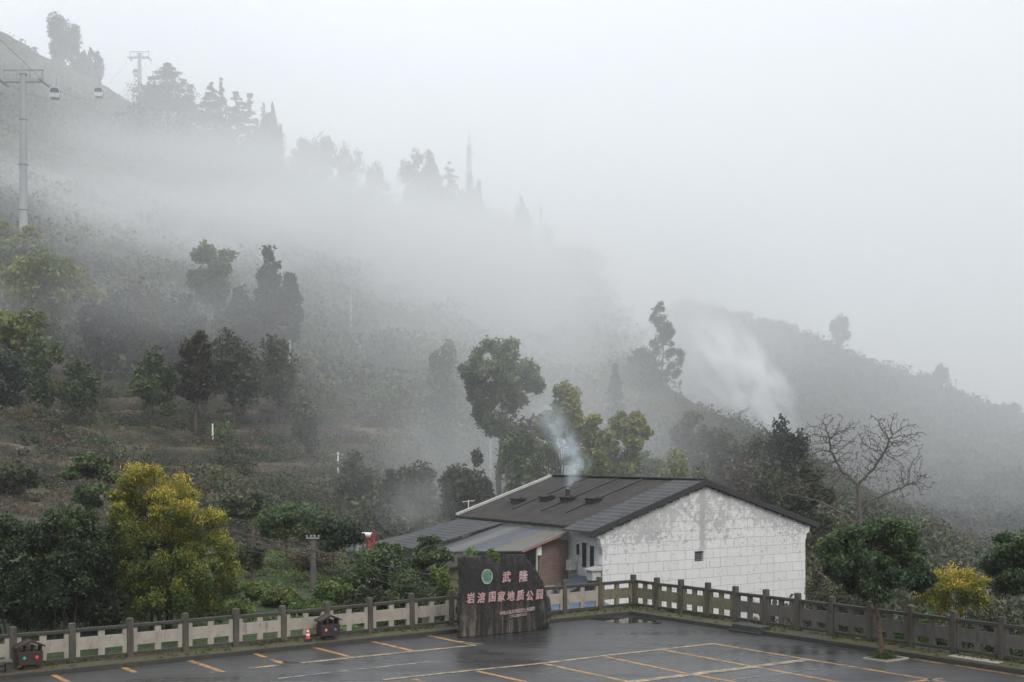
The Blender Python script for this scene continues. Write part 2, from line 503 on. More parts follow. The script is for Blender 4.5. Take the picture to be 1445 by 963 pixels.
def build_terrain():
    pxs = np.arange(-880, 2381, 9.0)
    Ds = np.concatenate([np.linspace(6, 60, 28), 60 * (640 / 60.0) ** np.linspace(0.006, 1, 300)])
    P, D = np.meshgrid(pxs, Ds)
    X = (P - CX) / F * D; Y = D
    Z = terrain_z(X, Y)
    V = np.stack([X, Y, Z], -1).reshape(-1, 3)
    nr, nc = P.shape
    i = np.arange(nr * nc).reshape(nr, nc)
    Q = np.stack([i[:-1, :-1], i[:-1, 1:], i[1:, 1:], i[1:, :-1]], -1).reshape(-1, 4)
    brown = np.array([0.088, 0.070, 0.050]); dark = np.array([0.036, 0.042, 0.022]); green = np.array([0.07, 0.13, 0.028])
    straw = np.array([0.23, 0.185, 0.115])
    a = fbm(X / 22, Y / 12, 31)[..., None]
    b = fbm(X / 7, Y / 3.5, 41)[..., None]
    c = dark + (brown - dark) * np.clip((a - 0.36) / 0.16, 0, 1)
    c = c + (straw - c) * np.clip((b - 0.52) / 0.12, 0, 1) * 0.8
    fr, wt = _lip; fr, wt = fr[..., None], wt[..., None]
    c = c + (straw - c) * np.clip(1 - np.abs(fr - .10) / .22, 0, 1) * wt * .9 * np.clip((b - .35) / .15, 0, 1)
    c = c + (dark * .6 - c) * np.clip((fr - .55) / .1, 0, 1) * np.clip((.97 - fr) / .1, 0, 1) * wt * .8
    far = np.clip((D - 165) / 40, 0, 1)[..., None]
    c = c * (1 - far) + dark * far
    g = (np.clip((82 - D) / 10, 0, 1) * np.clip((700 - P) / 60, 0, 1))[..., None]
    c = c * (1 - g) + green * (0.55 + 0.7 * b) * g
    g2 = (np.clip((P - 1000) / 80, 0, 1) * np.clip((200 - D) / 60, 0, 1))[..., None]
    c = c * (1 - g2) + np.array([0.05, 0.06, 0.028]) * g2
    # one bright green terrace on the left
    g3 = (np.clip(1 - np.abs(P - 66) / 45, 0, 1) * np.clip(1 - np.abs(D - 97) / 5.0, 0, 1))[..., None]
    c = c + (np.array([.10, .125, .03]) - c) * np.clip(g3 * 2.2, 0, 1) * 0.8
    o = quadmesh('hillside', V, Q, M['terrain'], None, c.reshape(-1, 3), smooth=True)
    tag(o, kind='structure')
    return o
build_terrain()

# ------------------------------------------------------------------ car park
ZF = 0.12                                   # kerb height
Cc = gp(894, 856.5, ZF)                     # fence corner
LA = gp(18, 943.5, ZF); RA = gp(1414, 931.5, ZF)
dL = (LA - Cc)[:2]; lenL = np.linalg.norm(dL); dL /= lenL
dR = (RA - Cc)[:2]; lenR = np.linalg.norm(dR); dR /= lenR
def inward(dv, other):
    n = np.array([-dv[1], dv[0]])
    return n if np.dot(n, other) > 0 else -n
nL = inward(dL, dR); nR = inward(dR, dL)
c2 = Cc[:2]
def isect(p, d, q, e):
    A_ = np.array([d, -e]).T
    t = np.linalg.solve(A_, q - p)
    return p + d * t[0]
def offs_corner(a, b):
    return isect(c2 + nL * a, dL, c2 + nR * b, dR)
FARL, FARR = 46.0, 30.0
def line_pts(a, b):
    k = offs_corner(a, b)
    return c2 + nL * a + dL * FARL, k, c2 + nR * b + dR * FARR
KL, KR = 0.95, 1.05                          # kerb distance in front of the fence
kl, kc, kr = line_pts(KL, KR)
def sheet(name, pts, z, mat, thick=None, kind='structure'):
    m = MB()
    if thick: m.prism([tuple(p) for p in pts], z - thick, z, 'xy')
    else: m.add([(p[0], p[1], z) for p in pts], [tuple(range(len(pts)))])
    o = m.build(name, mat)
    return tag(o, kind=kind)
# asphalt: one slab inside the kerb line, running back past the camera
far_back = [np.array([kr[0] + 6, -22.0]), np.array([kl[0] - 4, -22.0])]
sheet('parking_lot', [kl, kc, kr] + far_back, 0.0, M['asphalt'], 3.5)
# kerb stones, a real step
i0 = line_pts(KL - 0.14, KR - 0.14)
m = MB()
for (a, b, c_, d) in ((kl, kc, i0[1], i0[0]), (kc, kr, i0[2], i0[1])):
    m.prism([tuple(a), tuple(b), tuple(c_), tuple(d)], -0.5, ZF + 0.012, 'xy')
tag(m.build('kerb', M['kerb'], bevel=0.015), kind='structure')
# mossy verge strip under the balustrade
o0 = line_pts(-0.55, -0.55)
m = MB()
for (a, b, c_, d) in ((i0[0], i0[1], o0[1], o0[0]), (i0[1], i0[2], o0[2], o0[1])):
    m.prism([tuple(a), tuple(b), tuple(c_), tuple(d)], -3.0, ZF, 'xy')
tag(m.build('verge', M['verge']), kind='structure')

# painted bay lines: (list of photo points, width in metres, paint)
def strip(m, pts, wd, z):
    P = [gp(*p)[:2] for p in pts]
    for i in range(len(P) - 1):
        d = P[i + 1] - P[i]; L = np.linalg.norm(d); d /= L
        n = np.array([-d[1], d[0]]) * wd / 2
        q = [P[i] + n, P[i + 1] + n, P[i + 1] - n, P[i] - n]
        m.add([(a[0], a[1], z) for a in q], [(3, 2, 1, 0)])
yel, pal, whi = MB(), MB(), MB()
for pts, wd in (
    ([(-160, 963), (0, 949.3), (230, 929), (346, 918), (470, 906.7), (593, 895)], .11),
    ([(61.5, 946), (98, 964), (140, 985)], .12), ([(160, 936), (191, 949.5)], .14), ([(257, 929), (285, 938.5), (313, 948)], .15),
    ([(346, 918.5), (375, 928)], .13), ([(382, 931), (401, 936.5)], .15), ([(432, 911), (497, 928)], .13),
    ([(513, 902.5), (583, 919)], .14), ([(594, 895), (668, 910.5)], .14),
    ([(583, 958.5), (606, 965), (680, 985)], .11), ([(673.5, 947.5), (743, 962.8), (850, 986)], .13),
    ([(768, 937), (881, 961), (1000, 986)], .13), ([(853.5, 927), (973, 951.5), (1036, 962.6), (1160, 985)], .13),
    ([(936.5, 917.5), (1063, 941), (1182, 962.6), (1300, 985)], .12), ([(1008, 908.8), (1140.8, 931), (1300, 957.3), (1480, 987)], .12),
    ([(1286, 929.8), (1334.6, 937.8)], .10), ([(1348, 939), (1445, 955), (1540, 971)], .09),
    ([(1260, 966), (1316, 959)], .13)):
    strip(yel, pts, wd * 1.2, 0.004)
for pts, wd in (
    ([(352, 943.8), (390, 939.6)], .2), ([(425, 936), (583, 919.8), (672, 910.8)], .2),
    ([(540, 960), (643, 948.8), (768, 936.3), (851, 926), (1008, 908.7)], .17),
    ([(780, 981), (900, 961.5), (1063, 941.5), (1141, 931.3)], .30)):
    strip(pal, pts, wd, 0.008)
for pts, wd in (
    ([(392, 958), (500, 945.5), (612, 933.6)], .11), ([(648, 905.5), (680, 909.5)], .13), ([(297, 949.2), (319, 948.3)], .1),
    ([(1033, 960), (1157, 944)], .07), ([(1316, 959.6), (1330, 957.8)], .11)):
    strip(whi, pts, wd, 0.006)
tag(yel.build('yellow_bay_lines', M['mark_yellow']), kind='structure')
tag(pal.build('faded_bay_lines', M['mark_pale']), kind='structure')
tag(whi.build('white_bay_lines', M['mark_white']), kind='structure')

def blob(name, cx, cy, rx, ry, z, mat, seed, n=60, kind='structure'):
    rng = np.random.default_rng(seed)
    a = np.linspace(0, 2 * np.pi, n, endpoint=False)
    ph = rng.uniform(0, 6.28, 6)
    r = 1 + sum(0.22 / (k + 1) * np.sin((k + 2) * a + ph[k]) for k in range(6))
    pts = [gp(cx + rx * math.cos(t) * s, cy + ry * math.sin(t) * s)[:2] for t, s in zip(a, r)]
    m = MB(); m.add([(p[0], p[1], z) for p in pts], [tuple(range(n))[::-1]])
    return tag(m.build(name, mat), kind=kind)
blob('puddle', 882, 875.6, 46, 3.6, 0.004, M['water'], 4)
blob('puddle', 928, 879.6, 8, 1.3, 0.004, M['water'], 7)
blob('puddle', 410, 935, 9, 1.4, 0.010, M['water'], 12)

# ------------------------------------------------------------------ balustrades
def bay_outline(L, zb, z0, z1, zt, mid=True):
    """castellated slab of one bay: panel band with shoulders at the posts and stubs at mid-span"""
    e, s = 0.12, 0.09
    top = [(0, zt), (e, zt), (e, z1)]
    if mid: top += [(L / 2 - s, z1), (L / 2 - s, zt), (L / 2 + s, zt), (L / 2 + s, z1)]
    top += [(L - e, z1), (L - e, zt), (L, zt)]
    bot = [(L, zb), (L - e, zb), (L - e, z0)]
    if mid: bot += [(L / 2 + s, z0), (L / 2 + s, zb), (L / 2 - s, zb), (L / 2 - s, z0)]
    bot += [(e, z0), (e, zb), (0, zb)]
    return (top + bot)[::-1]

def balustrade(label, pix, dv, hfun, panel_mat, skip_first):
    """pix: photo columns of the posts on the fence line from the corner outwards"""
    ts = []
    for x in pix:
        # solve for the distance along the fence line where the column projects
        u = (x - CX) / F
        t = (u * c2[1] - c2[0]) / (dv[0] - u * dv[1])
        ts.append(t)
    ang = math.atan2(dv[1], dv[0])
    root = empty('stone_balustrade', (c2[0], c2[1], ZF), ang)
    tag(root, label, 'balustrade')
    prng = np.random.default_rng(len(ts))
    for i, t in enumerate(ts):
        h = hfun(t)
        if not (skip_first and i == 0):
            m = MB(); hw = 0.088; lx, ly = prng.normal(0, .012, 2); h *= 1 + prng.normal(0, .008)
            m.add([(t - hw * 1.1, -hw * 1.1, -0.3), (t + hw * 1.1, -hw * 1.1, -0.3), (t + hw * 1.1, hw * 1.1, -0.3), (t - hw * 1.1, hw * 1.1, -0.3),
                   (t - hw + lx, -hw + ly, h), (t + hw + lx, -hw + ly, h), (t + hw + lx, hw + ly, h), (t - hw + lx, hw + ly, h)],
                  [(0, 3, 2, 1), (4, 5, 6, 7), (0, 1, 5, 4), (1, 2, 6, 5), (2, 3, 7, 6), (3, 0, 4, 7)])
            m.build('post', M['post'], root, bevel=0.02)
        if i + 1 < len(ts):
            t1 = ts[i + 1]; h1 = hfun(t1)
            a, b = t + 0.092, t1 - 0.092
            ha = (h + h1) / 2
            L = b - a
            m = MB(); m.prism([(p + a, q * ha) for p, q in bay_outline(L, 0.125, 0.30, 0.605, 0.752)], -0.045, 0.045)
            m.build('panel', panel_mat(t), root)
            m = MB()
            z0, z1, y = 0.75, 0.835, 0.075
            m.prism([(a, z0 * h), (b, z0 * h1), (b, z1 * h1), (a, z1 * h)], -y, y)
            m.build('top_rail', M['rail'], root, bevel=0.015)
            m = MB()
            z0, z1, y = 0.05, 0.127, 0.06
            m.prism([(a, z0 * h), (b, z0 * h1), (b, z1 * h1), (a, z1 * h)], -y, y)
            m.build('bottom_rail', M['rail'], root, bevel=0.012)
    return root
left_cols = [894, 846, 796, 743.5, 690.5, 636, 580.7, 522, 461, 400, 332, 261, 183, 101.5, 18, -72, -168]
right_cols = [894, 927, 962, 999, 1037.5, 1080, 1126, 1175, 1228, 1285, 1347, 1414, 1487, 1568]
balustrade('long balustrade of pale panels behind the boulder and litter bins', left_cols, dL, lambda t: 1.245 - 0.11 * min(1, max(0, (t - 3) / 12)),
           lambda t: M['panel_olive'] if t < 1.0 else M['panel_pale'], False)
balustrade('grey panelled balustrade running from the corner past the round tree', right_cols, dR, lambda t: 1.245,
           lambda t: M['panel_olive'] if t < 4.2 else M['panel_grey'], True)

# ------------------------------------------------------------------ inscribed boulder
def boulder():
    P0 = gp(644, 900.5); P1 = gp(769, 888.5)
    d = (P1 - P0); L = np.linalg.norm(d); d /= L
    n = np.array([d[1], -d[0], 0.0])
    if n[1] > 0: n = -n                       # faces the camera
    ang = math.atan2(d[1], d[0])
    root = empty('inscribed_boulder', P0, ang)
    tag(root, 'dark upright boulder with pink carved characters and a green emblem', 'boulder')
    def loc(x, y):                            # photo point on the face -> local (u, z)
        q = rayplane(x, y, P0, n) - P0
        return float(np.dot(q, d)), float(q[2])
    left = [loc(644.5, 901), loc(645, 860), loc(646.5, 820), loc(645, 800), loc(646, 788)]
    top = [loc(646, 788), loc(652, 786), loc(660, 786), loc(672, 785), loc(687, 783.4), loc(694, 788), loc(698, 793), loc(705, 793.5), loc(707, 786), loc(710, 782), loc(728, 782.5), loc(742, 782), loc(745, 785)]
    right = [loc(769, 889), loc(775, 880), loc(775, 862), loc(770, 833), loc(762, 811), loc(757, 804), loc(750, 792), loc(745, 785)]
    lu, lz = np.array(left).T; tu, tv = np.array(top).T; ru, rz_ = np.array(right).T
    nu, nv = 90, 80
    U, Vv = np.meshgrid(np.linspace(0, 1, nu), np.linspace(0, 1, nv))
    ti = np.interp(U, np.linspace(0, 1, 200), np.interp(np.linspace(tu[0], tu[-1], 200), tu, tv))
    z = Vv * ti
    xl = np.interp(z, lz, lu); xr = np.interp(z, rz_, ru)
    xt = tu[0] + U * (tu[-1] - tu[0])
    xb = xl + U * (xr - xl)
    k = np.clip((Vv - 0.72) / 0.28, 0, 1) ** 2
    x = xb * (1 - k) + xt * k
    x = x + 0.20 * (fbm(z * 3.1, U * 2, 23) - .47) * (np.abs(2 * U - 1) ** 4) + 0.09 * (fbm(z * 11, U * 3, 29) - .47) * (np.abs(2 * U - 1) ** 4)
    z = z + (0.07 * (fbm(x * 3.3, z * 1.0, 3) - .47) + 0.05 * (fbm(x * 9, z, 5) - .47)) * Vv ** 6
    edge = np.minimum(np.minimum(U, 1 - U) * 8, (1 - Vv) * 7); edge = np.clip(edge, 0, 1) ** 0.6
    rough = fbm(x * 5, z * 1.6, 9) - 0.47
    rough2 = fbm(x * 14, z * 4, 19) - 0.47
    T0 = 0.55
    yf = -(0.10 * edge) + 0.012 * rough + (1 - edge) * 0.22 * rough2 + 0.02 * rough2
    yb = T0 * (0.55 + 0.45 * edge) + 0.15 * rough + 0.22 * U
    side = np.clip(1 - (1 - U) * 30, 0, 1)
    yb = yb + 0.0 * side
    A = np.stack([x, yf, z], -1).reshape(-1, 3)
    # the right flank stands further out at the back
    Bx = x + 0.72 * yb + 0.10 * np.clip(1 - Vv, 0, 1) * U ** 3
    B = np.stack([Bx, yb, z * 0.90], -1).reshape(-1, 3)
    i = np.arange(nu * nv).reshape(nv, nu); j = i + nu * nv
    Q = [np.stack([i[:-1, :-1], i[:-1, 1:], i[1:, 1:], i[1:, :-1]], -1).reshape(-1, 4),
         np.stack([j[:-1, :-1], j[1:, :-1], j[1:, 1:], j[:-1, 1:]], -1).reshape(-1, 4)]
    for a, b in ((i[:, 0], j[:, 0]), (i[-1, :], j[-1, :]), (i[::-1, -1], j[::-1, -1]), (i[0, ::-1], j[0, ::-1])):
        Q.append(np.stack([a[:-1], a[1:], b[1:], b[:-1]], -1))
    k_ = N('boulder_stone')
    v = k_.coord()
    s1 = k_.noise(k_.coord(scale=(4.2, 3, 0.40)), 1.3, 8, 0.75, 0.5)
    s2 = k_.noise(v, 6, 8, 0.7)
    sep = k_.n('SeparateXYZ', Vector=v)
    c = k_.ramp(s1, [(0.40, (0.006, 0.006, 0.006)), (0.50, (0.022, 0.019, 0.016)), (0.60, (0.15, 0.125, 0.098))])
    low = k_.ramp(k_.math('MULTIPLY_ADD', sep.outputs[2], 0.42, k_.math('MULTIPLY', s1, 0.5)), [(0.35, 0.0), (0.85, 0.88)])
    c = k_.mix(low, c, (0.013, 0.012, 0.012))
    c = k_.mix(k_.ramp(s2, [(0.58, 0.0), (0.75, 0.55)]), c, (0.10, 0.095, 0.085))
    p = k_.bsdf(Base_Color=c, Roughness=0.75)
    k_.set(p, 'Normal', k_.bump(k_.math('ADD', s2, s1), 0.9, 0.07))
    quadmesh('stone', np.concatenate([A, B]), np.concatenate(Q), k_.m, root, smooth=True)

    pink = N('carved_paint'); vv = pink.coord()
    cc = pink.mix(pink.ramp(pink.noise(vv, 9, 6, 0.7), [(0.5, 0.0), (0.66, 0.8)]), (0.42, 0.25, 0.265), (0.56, 0.49, 0.48))
    pink.bsdf(Base_Color=cc, Roughness=0.7)
    pale = plain('pale_carving', (0.36, 0.28, 0.27), 0.8, 0.5, 12)
    def text(s, size_px, x, y, mat, name, thick, slant=0.0, xs=1.0):
        """one glyph run, centred on the photo point x, y"""
        cu = bpy.data.curves.new(name, 'FONT')
        cu.body = s; cu.size = 1.0; cu.align_x = 'CENTER'; cu.align_y = 'CENTER'
        cu.extrude = 0.02; cu.resolution_u = 3
        tmp = bpy.data.objects.new('tmp', cu); C.objects.link(tmp)
        dg = bpy.context.evaluated_depsgraph_get(); dg.update()
        me = bpy.data.meshes.new_from_object(tmp.evaluated_get(dg))
        bpy.data.objects.remove(tmp); bpy.data.curves.remove(cu)
        nvt = len(me.vertices)
        co = np.zeros(nvt * 3, np.float32); me.vertices.foreach_get('co', co); co = co.reshape(-1, 3)
        mid = (co.min(0) + co.max(0)) / 2
        co[:, :2] -= mid[:2]
        sc_ = size_px
        u, zc = loc(x, y)
        out = np.empty_like(co)
        ca, sa = math.cos(slant), math.sin(slant)
        X_ = co[:, 0] * xs * sc_; Y_ = co[:, 1] * sc_
        X_ = X_ + Y_ * 0.12
        out[:, 0] = u + X_ * ca - Y_ * sa
        out[:, 1] = -0.112 - co[:, 2]
        out[:, 2] = zc + X_ * sa + Y_ * ca
        return me, out
    def make(items, name, mat):
        V = []; Fs = []; nn = 0
        for it in items:
            me, co = text(*it)
            e = it[1] * it[6]
            for dx, dy, dz in ((0, 0, 0), (1, 0, .0015), (.5, .8, .003)):
                V.append(co + np.array([dx * e, -dz, dy * e]))
                for pl in me.polygons: Fs.append(tuple(v + nn for v in pl.vertices))
                nn += len(co)
            bpy.data.meshes.remove(me)
        me = bpy.data.meshes.new(name)
        me.from_pydata(np.concatenate(V).tolist(), [], Fs); me.materials.append(mat); me.update()
        o = bpy.data.objects.new(name, me); C.objects.link(o); o.parent = root
        return o
    q = lambda X, Y: (620 + X * 0.1557, 760 + Y * 0.1557)          # enlarged-crop point -> photo point
    t = 0.045
    for it in (('武', 0.38, *q(590, 348)), ('隆', 0.40, *q(744, 340))): make([(*it, pink.m, 'g', t, .05, .88)], 'carved_character', pink.m)
    row = '岩溶国家地质公园'
    xs_ = [266, 362, 460, 543, 628, 715, 800, 888]
    ys_ = [540, 535, 528, 524, 520, 514, 518, 506]
    for ch, a, b in zip(row, xs_, ys_): make([(ch, 0.36, *q(a, b), pink.m, 'g', t, .05, .82)], 'carved_character', pink.m)
    make([('中华人民共和国国土资源部', 0.142, *q(690, 655), pale, 'g', 0.03, .055, .82)], 'issuer_line', pale)
    make([('二〇〇四年三月', 0.10, *q(695, 694), pale, 'g', 0.03, .055, 1.0)], 'date_line', pale)
    # round emblem
    u, zc = loc(*q(415, 344))
    ru_, rv_ = 0.215, 0.25
    ring = MB(); nseg = 40
    a = np.linspace(0, 2 * np.pi, nseg, endpoint=False)
    def ell(f, y): return [(u + ru_ * f * math.cos(t_), y, zc + rv_ * f * math.sin(t_)) for t_ in a]
    V = ell(1, -0.05) + ell(1, -0.135) + ell(0.8, -0.135) + ell(0.8, -0.05)
    Fs = []
    for r_ in range(4):
        for s_ in range(nseg):
            s2_ = (s_ + 1) % nseg; r2 = (r_ + 1) % 4
            Fs.append((r_ * nseg + s_, r2 * nseg + s_, r2 * nseg + s2_, r_ * nseg + s2_))
    ring.add(V, Fs)
    em = ring.build('emblem', plain('emblem_ring', (0.23, 0.30, 0.24), 0.7, 0.4, 10), root)
    disc = MB(); V = ell(0.79, -0.122) + ell(0.79, -0.02)
    disc.add(V, [tuple(range(nseg))[::-1] if False else tuple(range(nseg))] + [(s_, nseg + s_, nseg + (s_ + 1) % nseg, (s_ + 1) % nseg) for s_ in range(nseg)])
    disc.build('field', plain('emblem_field', (0.12, 0.18, 0.14), 0.7, 0.4, 10), em)
    gl = MB()
    shape = [(-.62, .05), (-.5, .32), (-.2, .48), (.1, .5), (.45, .4), (.62, .1), (.4, -.02), (.2, .02), (.14, -.2), (.22, -.52), (.02, -.6), (-.05, -.3), (-.14, -.55), (-.3, -.5), (-.16, -.2), (-.25, .02), (-.45, -.05)]
    gl.prism([(u + ru_ * p_, zc + rv_ * q_) for p_, q_ in shape][::-1], -0.132, -0.06)
    gl.build('motif', plain('emblem_green', (0.05, 0.20, 0.10), 0.7, 0.3, 10), em)
boulder()

# ------------------------------------------------------------------ small street furniture
def bin_(x, y, label, cols, rz):
    g = gp(x, y, ZF)
    root = empty('litter_bin', g, rz); tag(root, label, 'litter bin', 'litter bins along the balustrade')
    m = MB(); m.box(-.17, .17, -.12, .12, 0, .09); m.box(-.09, .09, -.07, .07, .09, .14); m.build('pedestal', M['black'], root)
    m = MB(); m.box(-.32, .32, -.19, .19, .135, .50); m.build('body', M['wood_brown'], root, bevel=.012)
    for sx in (-.285, -.10, .10, .285):
        m = MB(); m.box(sx - .022, sx + .022, -.14, .14, .499, .64); m.build('post', M['wood_brown'], root)
    m = MB(); m.prism([(-.38, .60), (0, .76), (.38, .60), (.38, .64), (0, .81), (-.38, .64)][::-1], -.22, .22); m.build('roof', M['wood_brown'], root)
    for sx, c in zip((-.16, .16), cols):
        m = MB(); r_ = .055
        m.prism([(sx - r_, .34), (sx, .34 - r_), (sx + r_, .34), (sx, .34 + r_)], -.197, -.185); m.build('symbol', c, root)
sym = {n_: plain('symbol_' + n_, c, 0.5, 0.1) for n_, c in (('red', (.62, .07, .06)), ('blue', (.06, .16, .45)), ('green', (.02, .33, .22)), ('pink', (.62, .25, .27)))}
bin_(463, 903.0, 'roofed brown litter bin with pink and blue symbols beside the red cone', (sym['pink'], sym['blue']), math.atan2(dL[1], dL[0]) + math.pi)
bin_(41, 944.5, 'roofed brown litter bin with green and red symbols near the left edge', (sym['green'], sym['red']), math.atan2(dL[1], dL[0]) + math.pi)
# cone
g = gp(434.5, 905.5, ZF)
root = empty('traffic_cone', g); tag(root, 'small red and white traffic cone on a dark base left of a bin', 'traffic cone')
m = MB(); m.box(-.10, .10, -.10, .10, 0, .10); m.build('base', plain('cone_base', (.02, .024, .045), .6), root, bevel=.01)
m = MB(); m.lathe([(.075, .10), (.062, .19)], 18); m.build('band', sym['red'], root)
m = MB(); m.lathe([(.0625, .1905), (.054, .25)], 18); m.build('band', M['white_paint'], root)
m = MB(); m.lathe([(.0545, .2505), (.046, .31)], 18); m.build('band', sym['red'], root)
m = MB(); m.lathe([(.0465, .3105), (.04, .35)], 18); m.build('band', M['white_paint'], root)
m = MB(); m.lathe([(.0405, .3505), (.03, .42), (.012, .435)], 18); m.build('tip', sym['red'], root)
# stone step
g = gp(1050, 893.2)
root = empty('stone_step', g, math.atan2(dR[1], dR[0])); tag(root, 'dark two tier stone step against the kerb below the fence', 'step')
m = MB(); m.box(-.65, .68, -.05, .62, 0, .07); m.build('lower_tier', M['dark_stone'], root, bevel=.015)
m = MB(); m.box(-.55, .66, .03, .60, .0695, .25); m.build('upper_tier', M['dark_stone'], root, bevel=.02)
def slab_thing(name, label, x, y, L, W, hgt, z, rz, mat):
    g = gp(x, y, z); m = MB(); m.box(-L / 2, L / 2, -W / 2, W / 2, 0, hgt)
    o = m.build(name, mat, bevel=.015); o.location = tuple(g); o.rotation_euler = (0, 0, rz)
    tag(o, label, 'slab'); return o
aR = math.atan2(dR[1], dR[0]); aL = math.atan2(dL[1], dL[0])
slab_thing('verge_slab', 'pale concrete drain slab on the verge near the right edge', 1376, 931.5, 1.5, .34, .04, ZF, aR, M['panel_pale'])
slab_thing('verge_slab', 'white slab added right of the stone step for wall showing through a gap', 1090, 881.5, .75, .38, .05, ZF, aR, M['slab'])  # added slab standing in for white house wall showing through a gap
# low stone bench at the left edge
g = gp(4, 949.5, ZF)
root = empty('stone_bench', g, aL); tag(root, 'low dark stone bench with a pale top cut by left edge', 'bench')
m = MB(); m.box(-.22, .62, -.17, .17,   .27, .33); m.build('seat', M['panel_grey'], root, bevel=.01)
for bx in (-.12, .5):
    m = MB(); m.box(bx - .06, bx + .06, -.13, .13, 0, .2695); m.build('leg', M['dark_stone'], root)
# tree pit
root_pts = [gp(1216.6, 930.5)[:2], gp(1253, 926)[:2], gp(1283, 930.5)[:2], gp(1250, 935.6)[:2]]
ctr = sum(root_pts) / 4
inner = [ctr + (p - ctr) * 0.84 for p in root_pts]
root = empty('tree_pit', (ctr[0], ctr[1], 0)); tag(root, 'square pale stone tree pit with mossy soil under the round tree', 'tree pit')
m = MB()
for k in range(4):
    a, b, c_, d_ = root_pts[k] - ctr, root_pts[(k + 1) % 4] - ctr, inner[(k + 1) % 4] - ctr, inner[k] - ctr
    m.prism([tuple(a), tuple(b), tuple(c_), tuple(d_)][::-1], 0.001, 0.05, 'xy')
m.build('border', M['panel_pale'], root)
m = MB(); m.prism([tuple(p - ctr) for p in inner][::-1], 0.001, 0.03, 'xy'); m.build('soil', M['verge'], root)

# ------------------------------------------------------------------ farmhouse
HA = rad(32.6)
hx = np.array([math.cos(HA), math.sin(HA)])
H0 = np.array([(850 - CX) / F * 55.0, 55.0])
house = empty('white_farmhouse', (H0[0], H0[1], -3.0), HA)
tag(house, 'long farmhouse with a peeling white gable and dark tiled roof', 'house')
ZB = -3.0                                     # local z = world z - ZB
EL, RT, RW, RX, ER = 2.45 - ZB, 4.52 - ZB, 13.5, 6.35, 2.36 - ZB

def gable_mat():
    k = N('peeling_whitewash')
    tc = k.n('TexCoord'); sp = k.n('SeparateXYZ', Vector=tc.outputs['Object'])
    vec = k.n('CombineXYZ', X=sp.outputs[0], Y=sp.outputs[2], Z=0.0).outputs[0]
    wob = k.noise(vec, 0.6, 3)
    vb = k.n('VectorMath', _operation='ADD'); k.t.links.new(vec, vb.inputs[0])
    cw = k.n('CombineXYZ', X=0.0, Y=k.math('MULTIPLY', wob, 0.12), Z=0.0); k.t.links.new(cw.outputs[0], vb.inputs[1])
    br = k.n('TexBrick', Vector=vb.outputs[0], Scale=1.0, Mortar_Size=0.012, Mortar_Smooth=0.2, Brick_Width=0.93, Row_Height=0.475, Bias=0.0)
    br.offset = 0.5
    br.inputs['Color1'].default_value = (0.63, 0.63, 0.63, 1); br.inputs['Color2'].default_value = (0.59, 0.595, 0.595, 1)
    br.inputs['Mortar'].default_value = (0.31, 0.31, 0.31, 1)
    d1 = k.noise(vec, 0.8, 9, 0.72, 0.3)
    c = k.mix(k.ramp(d1, [(0.50, 0.0), (0.75, 0.35)]), br.outputs[0], (0.55, 0.55, 0.535))
    # flaking: more of it near the eaves and on the left, islands with crisp edges
    hgt = k.n('MapRange', Value=sp.outputs[2], From_Min=3.2, From_Max=5.6, To_Min=-0.09, To_Max=0.135).outputs[0]
    fl = k.math('ADD', k.noise(vec, 3.4, 9, 0.78, 0.6), k.math('ADD', k.math('ADD', hgt, k.n('MapRange', Value=sp.outputs[0], From_Min=0.0, From_Max=5.0, To_Min=0.055, To_Max=-0.015).outputs[0]), k.math('MULTIPLY', k.math('SUBTRACT', k.noise(vec, 0.45, 3), 0.5), 0.42)))
    c = k.mix(k.ramp(fl, [(0.582, 0.0), (0.605, 0.85)]), c, k.ramp(d1, [(0.3, (0.27, 0.275, 0.28)), (0.7, (0.44, 0.44, 0.435))]))
    # thin dark flecks
    fk = k.noise(k.n('VectorMath', _operation='MULTIPLY').outputs[0], 1) if False else k.noise(vec, 7.5, 6, 0.7, 0.8)
    fk2 = k.math('ADD', fk, k.math('MULTIPLY', k.math('SUBTRACT', k.noise(vec, 0.55, 3), 0.5), 0.35))
    c = k.mix(k.ramp(fk2, [(0.625, 0.0), (0.64, 0.85)]), c, (0.20, 0.20, 0.205))
    # long run-off streak under the ridge
    off = k.math('ABSOLUTE', k.math('SUBTRACT', sp.outputs[0], k.math('ADD', 6.25, k.math('MULTIPLY', k.math('SUBTRACT', k.noise(vec, 1.3, 5), 0.5), 0.35))))
    sk = k.math('MULTIPLY', k.ramp(off, [(0.12, 1.0), (0.28, 0.0)]), k.ramp(k.math('DIVIDE', sp.outputs[2], 8.0), [(0.47, 0.0), (0.56, 0.85)]))
    c = k.mix(sk, c, (0.34, 0.33, 0.31))
    st = k.noise(k.n('CombineXYZ', X=k.math('MULTIPLY', sp.outputs[0], 2.4), Y=k.math('MULTIPLY', sp.outputs[2], 0.22), Z=0.0).outputs[0], 1.0, 5, 0.65)
    c = k.mix(k.ramp(st, [(0.56, 0.0), (0.8, 0.45)]), c, (0.33, 0.33, 0.33))
    p = k.bsdf(Base_Color=c, Roughness=0.85)
    k.set(p, 'Normal', k.bump(fl, 0.15, 0.02))
    return k.m
M['gable'] = gable_mat()
M['house_side'] = plain('house_side', (0.42, 0.43, 0.43), 0.85, 0.25, 1.5)

